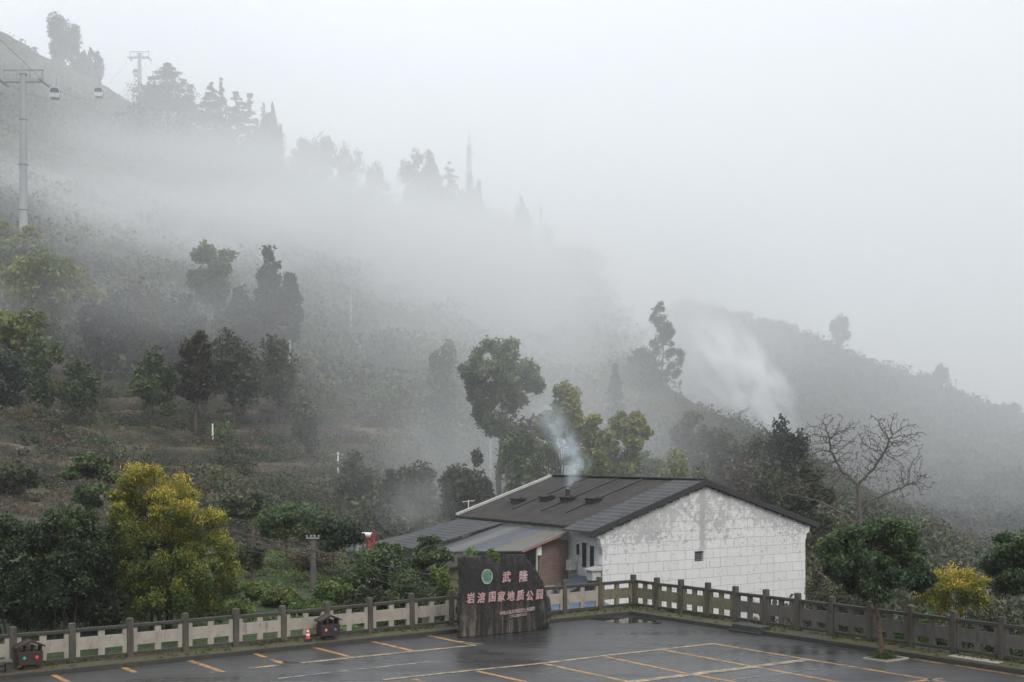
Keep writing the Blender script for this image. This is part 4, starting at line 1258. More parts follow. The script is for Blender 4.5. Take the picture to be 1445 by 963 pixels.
def otree(name, label, D, xb, poly, pal, n, leaf, seed, K=40, rs=1.0, cat='tree', group=None, bark='bark', r=None, stems=1, limbs=14, base=None, wide=.5, droop=0.0, tone_z=.5, tone_x=0.0, tone0=.2, spread=.4, deep=.85, shell=.55, tonep=1.0, fork=.5):
    """tree whose clumps fill a crown of the given silhouette, as deep as it is wide"""
    rng = np.random.default_rng(seed)
    b = np.array(base if base is not None else at(xb, D))
    s_ = D / F
    P2 = np.array([((x - CX) * s_ - b[0], zp(D, y) - b[2]) for x, y in poly])
    lo, hi_ = P2.min(0), P2.max(0)
    zs = np.linspace(lo[1], hi_[1], 60)
    dense = []
    for p_, q_ in zip(P2, np.roll(P2, -1, 0)):
        dense.append(p_ + (q_ - p_) * np.linspace(0, 1, 30)[:, None])
    dense = np.concatenate(dense)
    xl = np.array([dense[np.abs(dense[:, 1] - z) < (hi_[1] - lo[1]) / 40 + .01, 0].min(initial=1e9) for z in zs])
    xr = np.array([dense[np.abs(dense[:, 1] - z) < (hi_[1] - lo[1]) / 40 + .01, 0].max(initial=-1e9) for z in zs])
    bad = xl > xr; xl[bad] = 0; xr[bad] = 0.1
    area = .5 * abs(np.sum(P2[:, 0] * np.roll(P2[:, 1], -1) - np.roll(P2[:, 0], -1) * P2[:, 1]))
    r0 = math.sqrt(area / K) * 1.02 * rs
    c = []
    guard = 0
    while len(c) < K:
        guard += 1
        if guard > 400: r0 *= .9; guard = 0
        q = rng.uniform(lo, hi_, (200, 2)); q = q[inside(P2, q)]
        if not len(q): continue
        edge = np.linalg.norm(q[:, None] - dense[None], axis=2).min(1)
        q = q[edge > r0 * rng.uniform(.25, .62, len(q))]
        for x, z in q[:8]:
            w0, w1 = np.interp(z, zs, xl), np.interp(z, zs, xr); h_ = (w1 - w0) / 2 + 1e-3; m_ = (w0 + w1) / 2
            dy = h_ * deep * math.sqrt(max(0, 1 - ((x - m_) / h_) ** 2))
            c.append((x, rng.uniform(-1, 1) * dy, z))
    c = np.array(c[:K])
    rr = r0 * rng.uniform(.7, 1.35, K)
    k = rng.integers(0, K, n)
    bl = ball(n, rng, shell)
    ax = rng.uniform(.65, 1.3, (K, 3))
    bl = bl * (1 + .45 * (vnoise(bl[:, 0] * 2.3 + k * 7.1, bl[:, 2] * 2.3 + bl[:, 1] * 2, 5) - .5)[:, None])
    P = c[k] + bl * rr[k][:, None] * ax[k] * np.array([1, 1, .9])
    # frayed edge: a few leaves stray
    P += rng.normal(0, .17, (n, 3)) * r0
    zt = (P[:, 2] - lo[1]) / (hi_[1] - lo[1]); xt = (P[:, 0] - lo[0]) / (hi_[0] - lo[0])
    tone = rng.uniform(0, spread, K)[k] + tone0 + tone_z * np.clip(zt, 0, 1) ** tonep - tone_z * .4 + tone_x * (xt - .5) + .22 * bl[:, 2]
    root = empty(name, b); tag(root, label, cat, group)
    Ht = hi_[1]; r = r or Ht * .016
    m = MB()
    order = rng.permutation(K)
    for si in range(stems):
        off = np.zeros(3) if stems == 1 else np.append(rng.normal(0, (hi_[0] - lo[0]) * .06, 2), 0)
        zt_ = lo[1] + (hi_[1] - lo[1]) * (.9 if fork > .6 else .62)
        top = np.array([np.interp(zt_, zs, (xl + xr) / 2), 0, zt_]) + off * 1.4
        tp = limb(m, off + np.array([0, 0, -.5]), top, r / math.sqrt(stems), r * .12, rng, 8, 10, .018)
        for q in order[si::stems][:max(2, limbs // stems)]:
            z0 = max(lo[1] * .85, min(c[q][2] - .5 * np.linalg.norm(c[q][:2] - tp[0][:2]), top[2] * .95))
            kk = int(np.clip(np.searchsorted(tp[:, 2], z0), 1, len(tp) - 1))
            limb(m, tp[kk], c[q], r * .45 / math.sqrt(stems), r * .07, rng, 5, 6, .09)
    m.build('trunk', M[bark], root, smooth=True)
    V, Q = leaf_quads(P, leaf, rng, wide, 0.2, droop)
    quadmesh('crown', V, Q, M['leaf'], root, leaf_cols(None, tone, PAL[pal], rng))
    return root

def at(x, D, dz=0.0):
    X = (x - CX) / F * D
    return (X, D, float(terrain_z(np.array([X]), np.array([D]))[0]) + dz)

def ptree(name, label, x, D, ytop, wpx, kind, pal, n, leaf, seed, c0=.2, **kw):
    """a tree by its photo column, distance, top row and width in photo pixels"""
    b = at(x, D)
    Ht = zp(D, ytop) - b[2]
    if kind == 'broad' and c0 <= .15:
        kind = 'bush'; kw['par'] = {'K': 36, 'rs': .8}; c0 = .02
    return tree(name, label, b, Ht, Ht * c0, wpx / F * D, kind, pal, n, leaf, seed, **kw)

# --- near trees
g = gp(1246.5, 929.5)
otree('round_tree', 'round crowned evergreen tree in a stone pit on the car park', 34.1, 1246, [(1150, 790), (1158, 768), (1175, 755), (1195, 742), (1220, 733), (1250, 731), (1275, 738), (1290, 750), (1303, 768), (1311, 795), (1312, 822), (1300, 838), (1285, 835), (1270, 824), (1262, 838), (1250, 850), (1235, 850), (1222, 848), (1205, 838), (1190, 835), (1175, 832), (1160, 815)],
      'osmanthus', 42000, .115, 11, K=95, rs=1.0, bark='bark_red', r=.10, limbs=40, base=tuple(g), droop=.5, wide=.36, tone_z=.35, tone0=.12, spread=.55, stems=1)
m = MB()
rngm = np.random.default_rng(4)
Pm = np.stack([rngm.normal(0, .16, 1400), rngm.normal(0, .12, 1400), np.abs(rngm.normal(.03, .06, 1400))], 1)
V, Q = leaf_quads(Pm, .07, rngm, .3, 0, -.8)
o = quadmesh('pit_moss', V, Q, M['leaf'], None, leaf_cols(None, rngm.uniform(0, 1, 1400), [(.03, .05, .012), (.07, .10, .02)], rngm)); o.location = (g[0], g[1], .03)
tag(o, 'green moss and grass round the base of the round tree', 'moss', kind='stuff')
g = gp(1436, 933)
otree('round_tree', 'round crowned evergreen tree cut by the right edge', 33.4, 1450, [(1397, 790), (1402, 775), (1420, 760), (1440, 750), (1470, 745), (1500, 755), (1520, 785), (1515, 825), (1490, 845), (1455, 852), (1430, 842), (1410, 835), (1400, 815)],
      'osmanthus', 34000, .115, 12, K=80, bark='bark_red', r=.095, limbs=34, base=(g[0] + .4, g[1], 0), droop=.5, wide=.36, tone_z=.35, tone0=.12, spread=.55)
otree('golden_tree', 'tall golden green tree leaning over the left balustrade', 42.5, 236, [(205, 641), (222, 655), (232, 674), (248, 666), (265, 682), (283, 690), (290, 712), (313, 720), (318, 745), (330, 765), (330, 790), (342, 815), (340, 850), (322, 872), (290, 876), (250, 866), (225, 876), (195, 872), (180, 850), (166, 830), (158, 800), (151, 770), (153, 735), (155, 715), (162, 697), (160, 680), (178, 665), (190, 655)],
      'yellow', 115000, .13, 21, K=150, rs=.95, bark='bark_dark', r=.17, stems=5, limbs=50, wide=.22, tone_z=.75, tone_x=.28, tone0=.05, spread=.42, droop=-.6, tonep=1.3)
otree('golden_tree', 'small golden bush tree behind the right balustrade', 42, 1348, [(1355, 779), (1365, 795), (1375, 808), (1392, 815), (1398, 835), (1392, 862), (1370, 872), (1335, 872), (1310, 866), (1298, 848), (1305, 825), (1310, 805), (1318, 793), (1335, 800), (1345, 790)],
      'yellow', 20000, .095, 24, K=60, bark='bark_dark', r=.07, stems=4, limbs=16, wide=.32, tone_z=.45, tone0=.30, spread=.4, droop=-.6)
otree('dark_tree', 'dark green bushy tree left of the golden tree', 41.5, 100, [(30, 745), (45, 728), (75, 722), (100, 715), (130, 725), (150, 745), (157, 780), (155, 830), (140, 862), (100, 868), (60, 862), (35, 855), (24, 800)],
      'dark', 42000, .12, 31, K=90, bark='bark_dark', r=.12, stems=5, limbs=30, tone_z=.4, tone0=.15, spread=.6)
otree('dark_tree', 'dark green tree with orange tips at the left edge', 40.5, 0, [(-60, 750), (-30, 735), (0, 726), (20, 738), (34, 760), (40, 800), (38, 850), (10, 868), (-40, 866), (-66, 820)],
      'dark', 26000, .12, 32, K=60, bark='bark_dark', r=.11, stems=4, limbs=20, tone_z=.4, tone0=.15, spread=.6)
tree('golden_tree', 'orange tipped sapling top at the far left edge', at(-8, 44), zp(44, 726) + .5, 2.0, 50 / F * 44, 'plume', 'yellow', 5000, .10, 33, bark='bark_dark', r=.05, limbs=6, par={'K': 7})
tree('dark_tree', 'thin dark tree filling the gap beside golden tree', at(158, 45), zp(45, 745) + .5, .5, 90 / F * 45, 'bush', 'dark', 14000, .13, 34, bark='bark_dark', r=.09, stems=3, limbs=14, par={'K': 34, 'rs': .8})
ptree('slim_tree', 'slim grey green tree with bare stems above the golden tree', 133, 60, 640, 70, 'broad', 'broad', 7000, .2, 35, c0=.45, bark='bark_dark', stems=3, limbs=14)
ptree('bush', 'low leafy bush under the golden tree by the balustrade', 128, 42.5, 828, 120, 'bush', 'scrub', 9000, .13, 36, c0=.05, cat='bush', stems=3, limbs=6)
ptree('bush', 'dark bush between trunks behind the left bins', 40, 42.5, 842, 110, 'bush', 'dark', 8000, .12, 37, c0=.05, cat='bush', stems=3, limbs=6)

# --- garden and farmyard
ptree('orchard_tree', 'rounded green tree standing on the bright lawn', 405, 66, 712, 86, 'broad', 'broad', 9000, .2, 41, c0=.42, par={'lo': .1}, limbs=10)
ptree('orchard_tree', 'dark spreading tree left of the solar heater', 470, 64, 733, 80, 'broad', 'dark', 9000, .2, 42, c0=.35, par={'lo': .05}, limbs=12)
ptree('orchard_tree', 'broad leaved tree in front of the low house', 542, 54, 768, 92, 'broad', 'broad', 12000, .18, 43, c0=.2, par={'lo': .0, 'K': 30}, limbs=12)
ptree('orchard_tree', 'small leafy tree under the metal sheet roof', 606, 53, 758, 60, 'broad', 'broad', 7000, .17, 44, c0=.3, limbs=8)
ptree('orchard_tree', 'greyish round tree on the slope above the lawn', 345, 84, 695, 56, 'broad', 'scrub', 4000, .3, 45, c0=.3)
ptree('orchard_tree', 'bare twiggy shrub tree beside the wooden pole', 440, 60, 775, 60, 'broad', 'dry', 2600, .16, 46, c0=.25, limbs=20, bark='bark_grey')
for i, (x, D, yt, wp, pl, lb) in enumerate([
    (355, 52, 822, 44, 'lime', 'bright leafy bush left of the wooden pole'), (395, 50, 832, 50, 'bamboo', 'yellow green bush behind the balustrade'),
    (332, 47, 848, 44, 'lime', 'low bright bush right of the golden tree'), (472, 50, 818, 50, 'lime', 'lime green bush at the foot of the wooden pole'),
    (505, 52, 790, 52, 'broad', 'dark green bush beside the low house wall'), (575, 50, 800, 66, 'broad', 'grey green bush close left of the boulder'),
    (622, 50, 802, 50, 'lime', 'yellow green bush touching the boulder left side'), (668, 48, 776, 44, 'lime', 'light green sprig bush above the boulder'),
    (520, 49, 828, 60, 'scrub', 'low bush behind the middle of left balustrade'), (430, 48, 850, 50, 'lime', 'short bright plants behind the brown bin'),
    (350, 60, 770, 40, 'scrub', 'dark shrub on the lawn near the tall pole'), (695, 50, 778, 30, 'lime', 'few bright leaves over the boulder notch')]):
    ptree('bush', lb, x, D, yt, wp, 'bush', pl, 4200, .15, 60 + i, c0=.05, cat='bush', stems=3, limbs=6)
for i, (x, D, yt, wp, pl, lb) in enumerate([
    (1180, 48, 822, 66, 'scrub', 'green bush between the white gable and round tree'), (1225, 50, 815, 60, 'scrub', 'bush behind the trunk of the round tree'),
    (1290, 44, 862, 66, 'lime', 'low yellow green shrub behind the right balustrade'), (1400, 41, 858, 80, 'scrub', 'mixed shrub with red leaves near right edge'),
    (1150, 57, 812, 40, 'scrub', 'shrub at the right foot of the gable'), (1440, 44, 850, 70, 'scrub', 'shrub under the tree at the right edge'),
    (1320, 41, 872, 60, 'lime', 'short green plants under the small golden tree')]):
    ptree('bush', lb, x, D, yt, wp, 'bush', pl, 4500, .12, 80 + i, c0=.05, cat='bush', stems=3, limbs=6)

# --- bare trees
def bare_tree(label, x, D, ytop, seed, wpx, depth=6, name='bare_tree', r=None, fork=.33):
    rng = np.random.default_rng(seed)
    b = at(x, D); Ht = zp(D, ytop) - b[2]
    root = empty(name, b); tag(root, label, 'tree')
    mt, mb_ = MB(), MB()
    r0 = r or Ht * .02
    W = wpx / F * D / 2
    def grow(p, d, L, r, k, m):
        d = d / np.linalg.norm(d)
        q = p + d * L
        mid = (p + q) / 2 + rng.normal(0, .06 * L, 3)
        m.tube([p, mid, q], [r, r * .88, r * .72], 6 if k < 3 else 4, cap=False)
        if k >= depth: return
        nb = 2 if rng.random() < .55 else 3
        for j in range(nb):
            dev = rng.normal(0, .55, 3); dev[2] = dev[2] * .5 + .10
            nd = d + dev
            out = np.array([q[0], q[1], 0]); 
            nd = nd + .10 * out / (W + 1e-6)
            nd[2] = max(nd[2], -.25)
            grow(q, nd, L * rng.uniform(.62, .86), r * rng.uniform(.52, .70), k + 1, mb_)
    tp = limb(mt, (0, 0, -.6), (0, 0, Ht * fork), r0, r0 * .75, rng, 8, 6, .02)
    mt.build('trunk', M['bark_grey'], root, smooth=True)
    top = tp[-1]
    for dx, dz in ((-.62, .8), (.55, .85), (.95, .42)):
        grow(top, np.array([dx, rng.normal(0, .35), dz]), Ht * .19, r0 * .58, 1, mb_)
    low = tp[-3]
    grow(low, np.array([-1.0, .1, .42]), Ht * .17, r0 * .4, 2, mb_)
    grow(low, np.array([.9, -.2, .5]), Ht * .15, r0 * .38, 2, mb_)
    mb_.build('branches', M['bark_grey'], root)
    return root
def colony_tree(label, x, D, ytop, seed):
    """leafless tree grown towards scattered bud points, so that the twigs fill a dome"""
    rng = np.random.default_rng(seed)
    b = at(x, D); s = D / F
    root = empty('bare_tree', b); tag(root, label, 'tree')
    Z = lambda y: zp(D, y) - b[2]
    X = lambda xx: (xx - x) * s
    A = []
    for cx_, cy_, rx_, ry_, n_ in ((1178, 622, 52, 42, 600), (1255, 626, 54, 48, 700), (1284, 680, 36, 26, 260), (1126, 692, 44, 18, 200), (1212, 660, 60, 30, 300)):
        q = ball(n_, rng, .5)
        A.append(np.column_stack([X(cx_) + q[:, 0] * rx_ * s, q[:, 1] * 38 * s, Z(cy_) + q[:, 2] * ry_ * s]))
    A = np.concatenate(A)
    P = []; par = []
    def chain(pts, p0, step=.22):
        p = p0
        for a_, b_ in zip(pts[:-1], pts[1:]):
            a_, b_ = np.array(a_, float), np.array(b_, float); n_ = max(1, int(np.linalg.norm(b_ - a_) / step))
            for i in range(1, n_ + 1):
                P.append(a_ + (b_ - a_) * i / n_ + rng.normal(0, .02, 3)); par.append(p); p = len(P) - 1
        return p
    P.append(np.array([0, 0, -.6])); par.append(-1)
    lo = chain([(0, 0, -.6), (X(1214), 0, Z(745))], 0)
    chain([(X(1214), 0, Z(745)), (X(1196), .2, Z(728)), (X(1160), .5, Z(708)), (X(1118), .8, Z(698))], lo)
    mid = chain([(X(1214), 0, Z(745)), (X(1213), 0, Z(722))], lo)
    chain([(X(1213), 0, Z(722)), (X(1228), -.3, Z(706)), (X(1256), -.6, Z(692)), (X(1284), -.6, Z(682))], mid)
    fk = chain([(X(1213), 0, Z(722)), (X(1211), .1, Z(684))], mid)
    chain([(X(1211), .1, Z(684)), (X(1188), .3, Z(662)), (X(1175), .4, Z(636)), (X(1172), .4, Z(618))], fk)
    chain([(X(1211), .1, Z(684)), (X(1232), -.1, Z(662)), (X(1250), -.3, Z(630))], fk)
    step, kill, inf = .15, .20, 2.4
    for it in range(110):
        if len(A) == 0: break
        PP = np.array(P)
        d = np.linalg.norm(A[:, None, :] - PP[None], axis=2)
        near = d.argmin(1); dm = d[np.arange(len(A)), near]
        ok = dm < inf
        if not ok.any(): break
        new = []
        for k in np.unique(near[ok]):
            v = (A[ok & (near == k)] - PP[k]); v = (v / np.linalg.norm(v, axis=1, keepdims=True)).sum(0)
            v = v / (np.linalg.norm(v) + 1e-6) + rng.normal(0, .42, 3)
            new.append((k, PP[k] + step * v / np.linalg.norm(v)))
        for k, q in new: P.append(q); par.append(k)
        nn = np.array([q for _, q in new])
        A = A[np.linalg.norm(A[:, None, :] - nn[None], axis=2).min(1) > kill]
    PP = np.array(P); n_ = len(P)
    w_ = np.zeros(n_)
    kids = [[] for _ in range(n_)]
    for i in range(1, n_): kids[par[i]].append(i)
    for i in range(n_ - 1, -1, -1):
        w_[i] = sum(w_[k] for k in kids[i]) if kids[i] else 1.0
    r_ = .0125 * w_ ** .325
    mt, mb2 = MB(), MB()
    for i in range(1, n_):
        (mt if i <= fk and i <= 400 and w_[i] > w_[fk] * .98 else mb2).tube([PP[par[i]], PP[i]], [min(r_[par[i]], r_[i] * 1.25), r_[i]], 6 if r_[i] > .04 else 3, cap=False)
    mt.build('trunk', M['bark_grey'], root, smooth=True); mb2.build('branches', M['bark_grey'], root, smooth=True)
colony_tree('tall leafless tree with spreading twigs right of the white gable', 1213, 66, 582, 7)
bare_tree('thin leafless shrub in front of the white gable', 1100, 49, 800, 9, 60, depth=5, name='bare_shrub', r=.03, fork=.2)
bare_tree('small leafless tree rising between the wisp of smoke and dense tree', 1000, 168, 548, 15, 60, depth=6, r=.2)

# --- trees behind the farmhouse
otree('camphor_tree', 'big spreading tree with open crown behind the shed roof', 92, 702, [(660, 505), (672, 488), (690, 474), (705, 471), (725, 474), (735, 490), (742, 512), (758, 522), (767, 540), (760, 556), (745, 560), (742, 580), (728, 602), (712, 616), (695, 612), (680, 604), (668, 584), (660, 562), (655, 540), (650, 520)], 'camphor', 26000, .30, 101, K=75, rs=.86, r=.30, limbs=60, bark='bark_grey', tone_z=.3, spread=.6)
otree('bamboo_clump', 'tallest yellow green bamboo clump beside the smoke', 88, 790, [(760, 580), (768, 562), (785, 545), (805, 540), (815, 550), (818, 575), (822, 600), (815, 645), (790, 665), (765, 650), (757, 610)], 'bamboo', 13000, .34, 102, K=45, rs=.9, stems=6, limbs=18, tone_z=.4, spread=.6)
otree('bamboo_clump', 'arching bamboo clump above the tiled roof', 86, 838, [(815, 600), (832, 585), (848, 590), (858, 610), (860, 660), (850, 685), (822, 685), (812, 640)], 'bamboo', 11000, .34, 103, K=38, rs=.9, stems=6, limbs=16, tone_z=.4, spread=.6)
otree('bamboo_clump', 'bamboo clump with drooping tips right of the smoke', 88, 880, [(855, 595), (868, 582), (888, 577), (906, 586), (919, 612), (914, 626), (898, 616), (903, 655), (895, 685), (862, 685), (852, 640)], 'bamboo', 12000, .34, 104, K=40, rs=.85, stems=6, limbs=16, tone_z=.4, spread=.6)
ptree('bamboo_clump', 'low bamboo clump at the left of the roof ridge', 745, 86, 610, 66, 'bamboo', 'broad', 6000, .36, 105, c0=.02, stems=6, limbs=12)
ptree('dense_tree', 'yellow green round bush tree just above the roof ridge', 962, 92, 640, 90, 'broad', 'bamboo', 8000, .33, 106, c0=.1)
otree('dense_tree', 'dense dark round tree behind the roof ridge', 120, 992, [(950, 600), (960, 588), (985, 582), (1010, 588), (1028, 605), (1038, 630), (1035, 664), (1015, 686), (975, 686), (950, 655)], 'scrub', 14000, .40, 107, K=55, limbs=14, tone0=.05, spread=.5)
ptree('dense_tree', 'dark pointed tree in the dip left of the leafless tree', 1105, 135, 592, 60, 'broad', 'conifer', 6000, .5, 108, c0=.1)
ptree('dense_tree', 'dull green tree between the dip and leafless tree', 1060, 118, 618, 66, 'broad', 'scrub', 6000, .45, 109, c0=.1)
ptree('dense_tree', 'grey green tree low behind the white gable', 1130, 100, 655, 84, 'broad', 'scrub', 6000, .4, 110, c0=.1)
ptree('dense_tree', 'dark tree behind the right eave', 1075, 105, 668, 80, 'broad', 'scrub', 6000, .4, 111, c0=.1)
ptree('conifer', 'narrow dark conifer behind the bamboo', 868, 140, 516, 46, 'conifer', 'conifer', 6000, .55, 112, c0=.05)
otree('pine', 'tall ragged pine with tiered branches above the mist', hit(936, 549, 150), 936, [(930, 424), (938, 432), (942, 450), (955, 465), (948, 480), (962, 492), (965, 505), (958, 530), (945, 548), (925, 550), (915, 530), (924, 505), (918, 485), (927, 465), (917, 450), (924, 436)], 'conifer', 11000, .42, 113, K=75, rs=.72, limbs=26, tone0=.1, fork=.9)
otree('dense_tree', 'broad dark tree leaning against the ragged pine', hit(905, 553, 150), 905, [(884, 508), (898, 494), (916, 490), (925, 505), (926, 545), (905, 552), (886, 532)], 'conifer', 6000, .55, 114, K=30, limbs=8, tone0=.1)
ptree('dense_tree', 'faint round tree on the slope left of big tree', 632, 135, 487, 66, 'broad', 'broad', 6000, .55, 115, c0=.1)
ptree('dense_tree', 'dark shrubby tree at the foot of the big tree', 660, 88, 640, 70, 'broad', 'scrub', 6000, .38, 116, c0=.1)
ptree('dense_tree', 'brownish shrubby tree under the big tree crown', 735, 92, 590, 60, 'broad', 'dry', 5000, .36, 117, c0=.1)
ptree('dense_tree', 'dark bush tree beside the white utility pole', 500, 104, 640, 50, 'broad', 'scrub', 4500, .4, 118, c0=.15)
ptree('dense_tree', 'low green tree on the slope behind the roofs', 575, 98, 655, 80, 'broad', 'scrub', 5500, .4, 119, c0=.1)

ptree('dense_tree', 'dark tree at the foot of the misty ridge', 1035, 140, 628, 60, 'broad', 'conifer', 6000, .5, 121, c0=.1)
ptree('dense_tree', 'reddish brown shrub tree beside the dense round tree', 1040, 104, 652, 60, 'broad', 'dry', 5000, .4, 122, c0=.1)
ptree('bamboo_clump', 'pale green clump between the bamboo and round tree', 915, 98, 640, 60, 'bamboo', 'broad', 6000, .36, 123, c0=.02, stems=5)

# --- left hillside
ptree('bamboo_clump', 'tall yellow green bamboo at the left edge of hillside', 22, 172, 318, 70, 'bamboo', 'bamboo', 9000, .8, 131, c0=.02, stems=6)
ptree('bamboo_clump', 'spreading yellow bamboo below the cable pylon', 62, 165, 362, 120, 'bamboo', 'bamboo', 11000, .75, 132, c0=.02, stems=6)
ptree('bamboo_clump', 'small yellow bamboo tuft at the left edge', 30, 150, 440, 90, 'bamboo', 'bamboo', 7000, .65, 133, c0=.02, stems=6)
otree('conifer', 'tall dark conifer of the pair above the terraces', 182, 377, [(376, 346), (384, 352), (386, 368), (395, 376), (392, 400), (397, 430), (394, 485), (360, 488), (357, 440), (362, 410), (357, 392), (366, 375), (364, 362), (370, 354)], 'conifer', 12000, .6, 134, K=60, rs=.85, limbs=16, tone0=.1, fork=.9)
otree('conifer', 'second dark conifer at the right of the pair', 180, 406, [(405, 376), (413, 384), (418, 400), (425, 412), (421, 430), (427, 450), (423, 486), (396, 492), (391, 440), (394, 400), (400, 385)], 'conifer', 10000, .6, 135, K=50, rs=.85, limbs=14, tone0=.1, fork=.9)
otree('dense_tree', 'round topped tree left of the conifer pair', 182, 294, [(266, 374), (278, 356), (298, 347), (318, 350), (330, 362), (321, 378), (324, 402), (310, 430), (282, 432), (268, 402)], 'broad', 9000, .65, 136, K=42, rs=.9, limbs=12)
ptree('dense_tree', 'dark thicket tree between round tree and conifers', 340, 180, 408, 60, 'broad', 'conifer', 6000, .75, 137, c0=.05)
ptree('dense_tree', 'dark tree below the round topped tree', 262, 176, 420, 66, 'broad', 'conifer', 6000, .75, 138, c0=.05)
ptree('dense_tree', 'dark tree beside the yellow bamboo', 150, 168, 412, 70, 'broad', 'conifer', 6000, .7, 139, c0=.05)
ptree('dense_tree', 'low dark tree in the middle of the upper thicket', 205, 174, 400, 70, 'broad', 'scrub', 6000, .72, 140, c0=.05)
otree('cypress', 'brownish dark cypress standing alone over the terraces', 140, 276, [(280, 456), (290, 475), (296, 495), (303, 520), (301, 548), (288, 566), (260, 568), (248, 548), (249, 515), (257, 490), (268, 470)], 'brownfir', 12000, .42, 141, K=55, rs=.9, limbs=14, tone0=.1, fork=.9)
ptree('dense_tree', 'green rounded shrub tree left of the cypress', 215, 142, 492, 60, 'broad', 'broad', 5000, .5, 142, c0=.1)
ptree('dense_tree', 'bright green shrub tree below the yellow bamboo', 110, 138, 512, 56, 'broad', 'broad', 5000, .5, 143, c0=.1)
ptree('dense_tree', 'green shrub tree near the white lamp post', 58, 138, 475, 50, 'broad', 'broad', 5000, .5, 144, c0=.1)
ptree('dense_tree', 'dark shrub tree at left edge below lamp post', 8, 130, 500, 56, 'broad', 'conifer', 5000, .5, 145, c0=.1)
ptree('dense_tree', 'dark tree above the dark trees at left edge', 18, 88, 652, 70, 'broad', 'scrub', 5000, .36, 146, c0=.1)
ptree('dense_tree', 'shrubby dark tree right of the cypress', 330, 150, 470, 70, 'broad', 'scrub', 5000, .55, 147, c0=.05)
ptree('dense_tree', 'dull green tree below the conifer pair', 390, 150, 478, 60, 'broad', 'scrub', 5000, .55, 148, c0=.05)
ptree('dense_tree', 'faint green tree on the open slope', 432, 128, 560, 36, 'broad', 'scrub', 3500, .5, 149, c0=.1)

# --- crest of the left hill
crest = [
    (240, 372, 90, 70, 'conifer', 'tallest pointed conifer of the crest row'), (268, 372, 122, 50, 'conifer', 'conifer right beside the tallest crest conifer'),
    (298, 366, 118, 40, 'conifer', 'slim conifer in the middle of the crest row'), (312, 364, 112, 26, 'conifer', 'thin spire conifer in the crest row'),
    (333, 362, 130, 36, 'conifer', 'bushy conifer right of the thin spire'), (352, 360, 134, 28, 'conifer', 'spire conifer near right end of the crest row'),
    (372, 358, 150, 38, 'plume', 'broad dark tree near the right end of crest row'), (384, 357, 148, 24, 'plume', 'last tree at the right end of crest row'),
    (218, 376, 122, 44, 'broad', 'round tree left of the tallest crest conifer')]
for i, (x, D, yt, wp, kd, lb) in enumerate(crest):
    ptree('crest_tree', lb, x, D, yt, wp * 1.35, kd, 'conifer', 5000, .95, 200 + i, c0=.0, group='trees on the left hill crest', limbs=4, par={'pw': [.55, .9, .7, 1.0, .6][i % 5], 'droop': .2, 'levels': 9, 'tiers': i % 2} if kd == 'conifer' else {'K': 14})
ptree('crest_tree', 'lone rounded tree high at the top left corner', 90, 452, 22, 44, 'broad', 'conifer', 6000, 1.1, 215, c0=.1, limbs=4, group='trees on the left hill crest')
ptree('crest_tree', 'faint ragged tree between pylon and top left tree', 128, 430, 70, 40, 'plume', 'conifer', 2200, 1.5, 216, c0=.1, limbs=4, group='trees on the left hill crest')
mid_crest = [(590, 338, 210, 50, 'broad', 'tallest faint tree left of the radio mast'), (612, 338, 228, 34, 'plume', 'faint tree beside the tallest one near mast'),
             (632, 338, 230, 52, 'conifer', 'faint pointed tree close left of radio mast'), (664, 336, 246, 34, 'plume', 'faint tree right under the radio mast'),
             (676, 336, 256, 22, 'plume', 'last faint tree right of the radio mast'), (735, 334, 278, 28, 'plume', 'lone tall faint tree on the far spur'),
             (712, 334, 300, 16, 'broad', 'tiny faint round tree on the far spur'), (772, 328, 317, 16, 'broad', 'tiny faint tree near the spur end')]
for i, (x, D, yt, wp, kd, lb) in enumerate(mid_crest):
    ptree('spur_tree', lb, x, D, yt, wp, kd, 'conifer', 4000, .9, 230 + i, c0=.0, limbs=4, group='faint trees on the middle spur', par={'pw': .6, 'levels': 8, 'tiers': 1} if kd == 'conifer' else {'K': 10})
for i, (x, D, yt, wp, lb) in enumerate([(430, 360, 196, 40, 'faint rounded tree left on the misty crest'), (456, 358, 192, 36, 'faint rounded tree in the middle of the misty crest'),
                                    (490, 356, 206, 44, 'faint rounded tree right on the misty crest'), (530, 352, 232, 40, 'short faint tree before the tall faint trees')]):
    ptree('crest_tree', lb, x, D, yt, wp, 'broad', 'scrub', 2600, 1.0, 300 + i, c0=.1, limbs=8, stems=2, par={'K': 16, 'lo': .1})
ptree('crest_tree', 'round tree standing on the right far ridge line', 1186, 420, 447, 26, 'broad', 'conifer', 2200, 1.3, 250, c0=.1, limbs=4)
ptree('crest_tree', 'small twin topped tree lower on the right ridge', 1330, 420, 515, 20, 'broad', 'conifer', 1600, 1.2, 251, c0=.1, limbs=4)
ptree('crest_tree', 'small tree at the right end of the ridge', 1425, 420, 570, 26, 'broad', 'conifer', 1600, 1.2, 252, c0=.1, limbs=4)

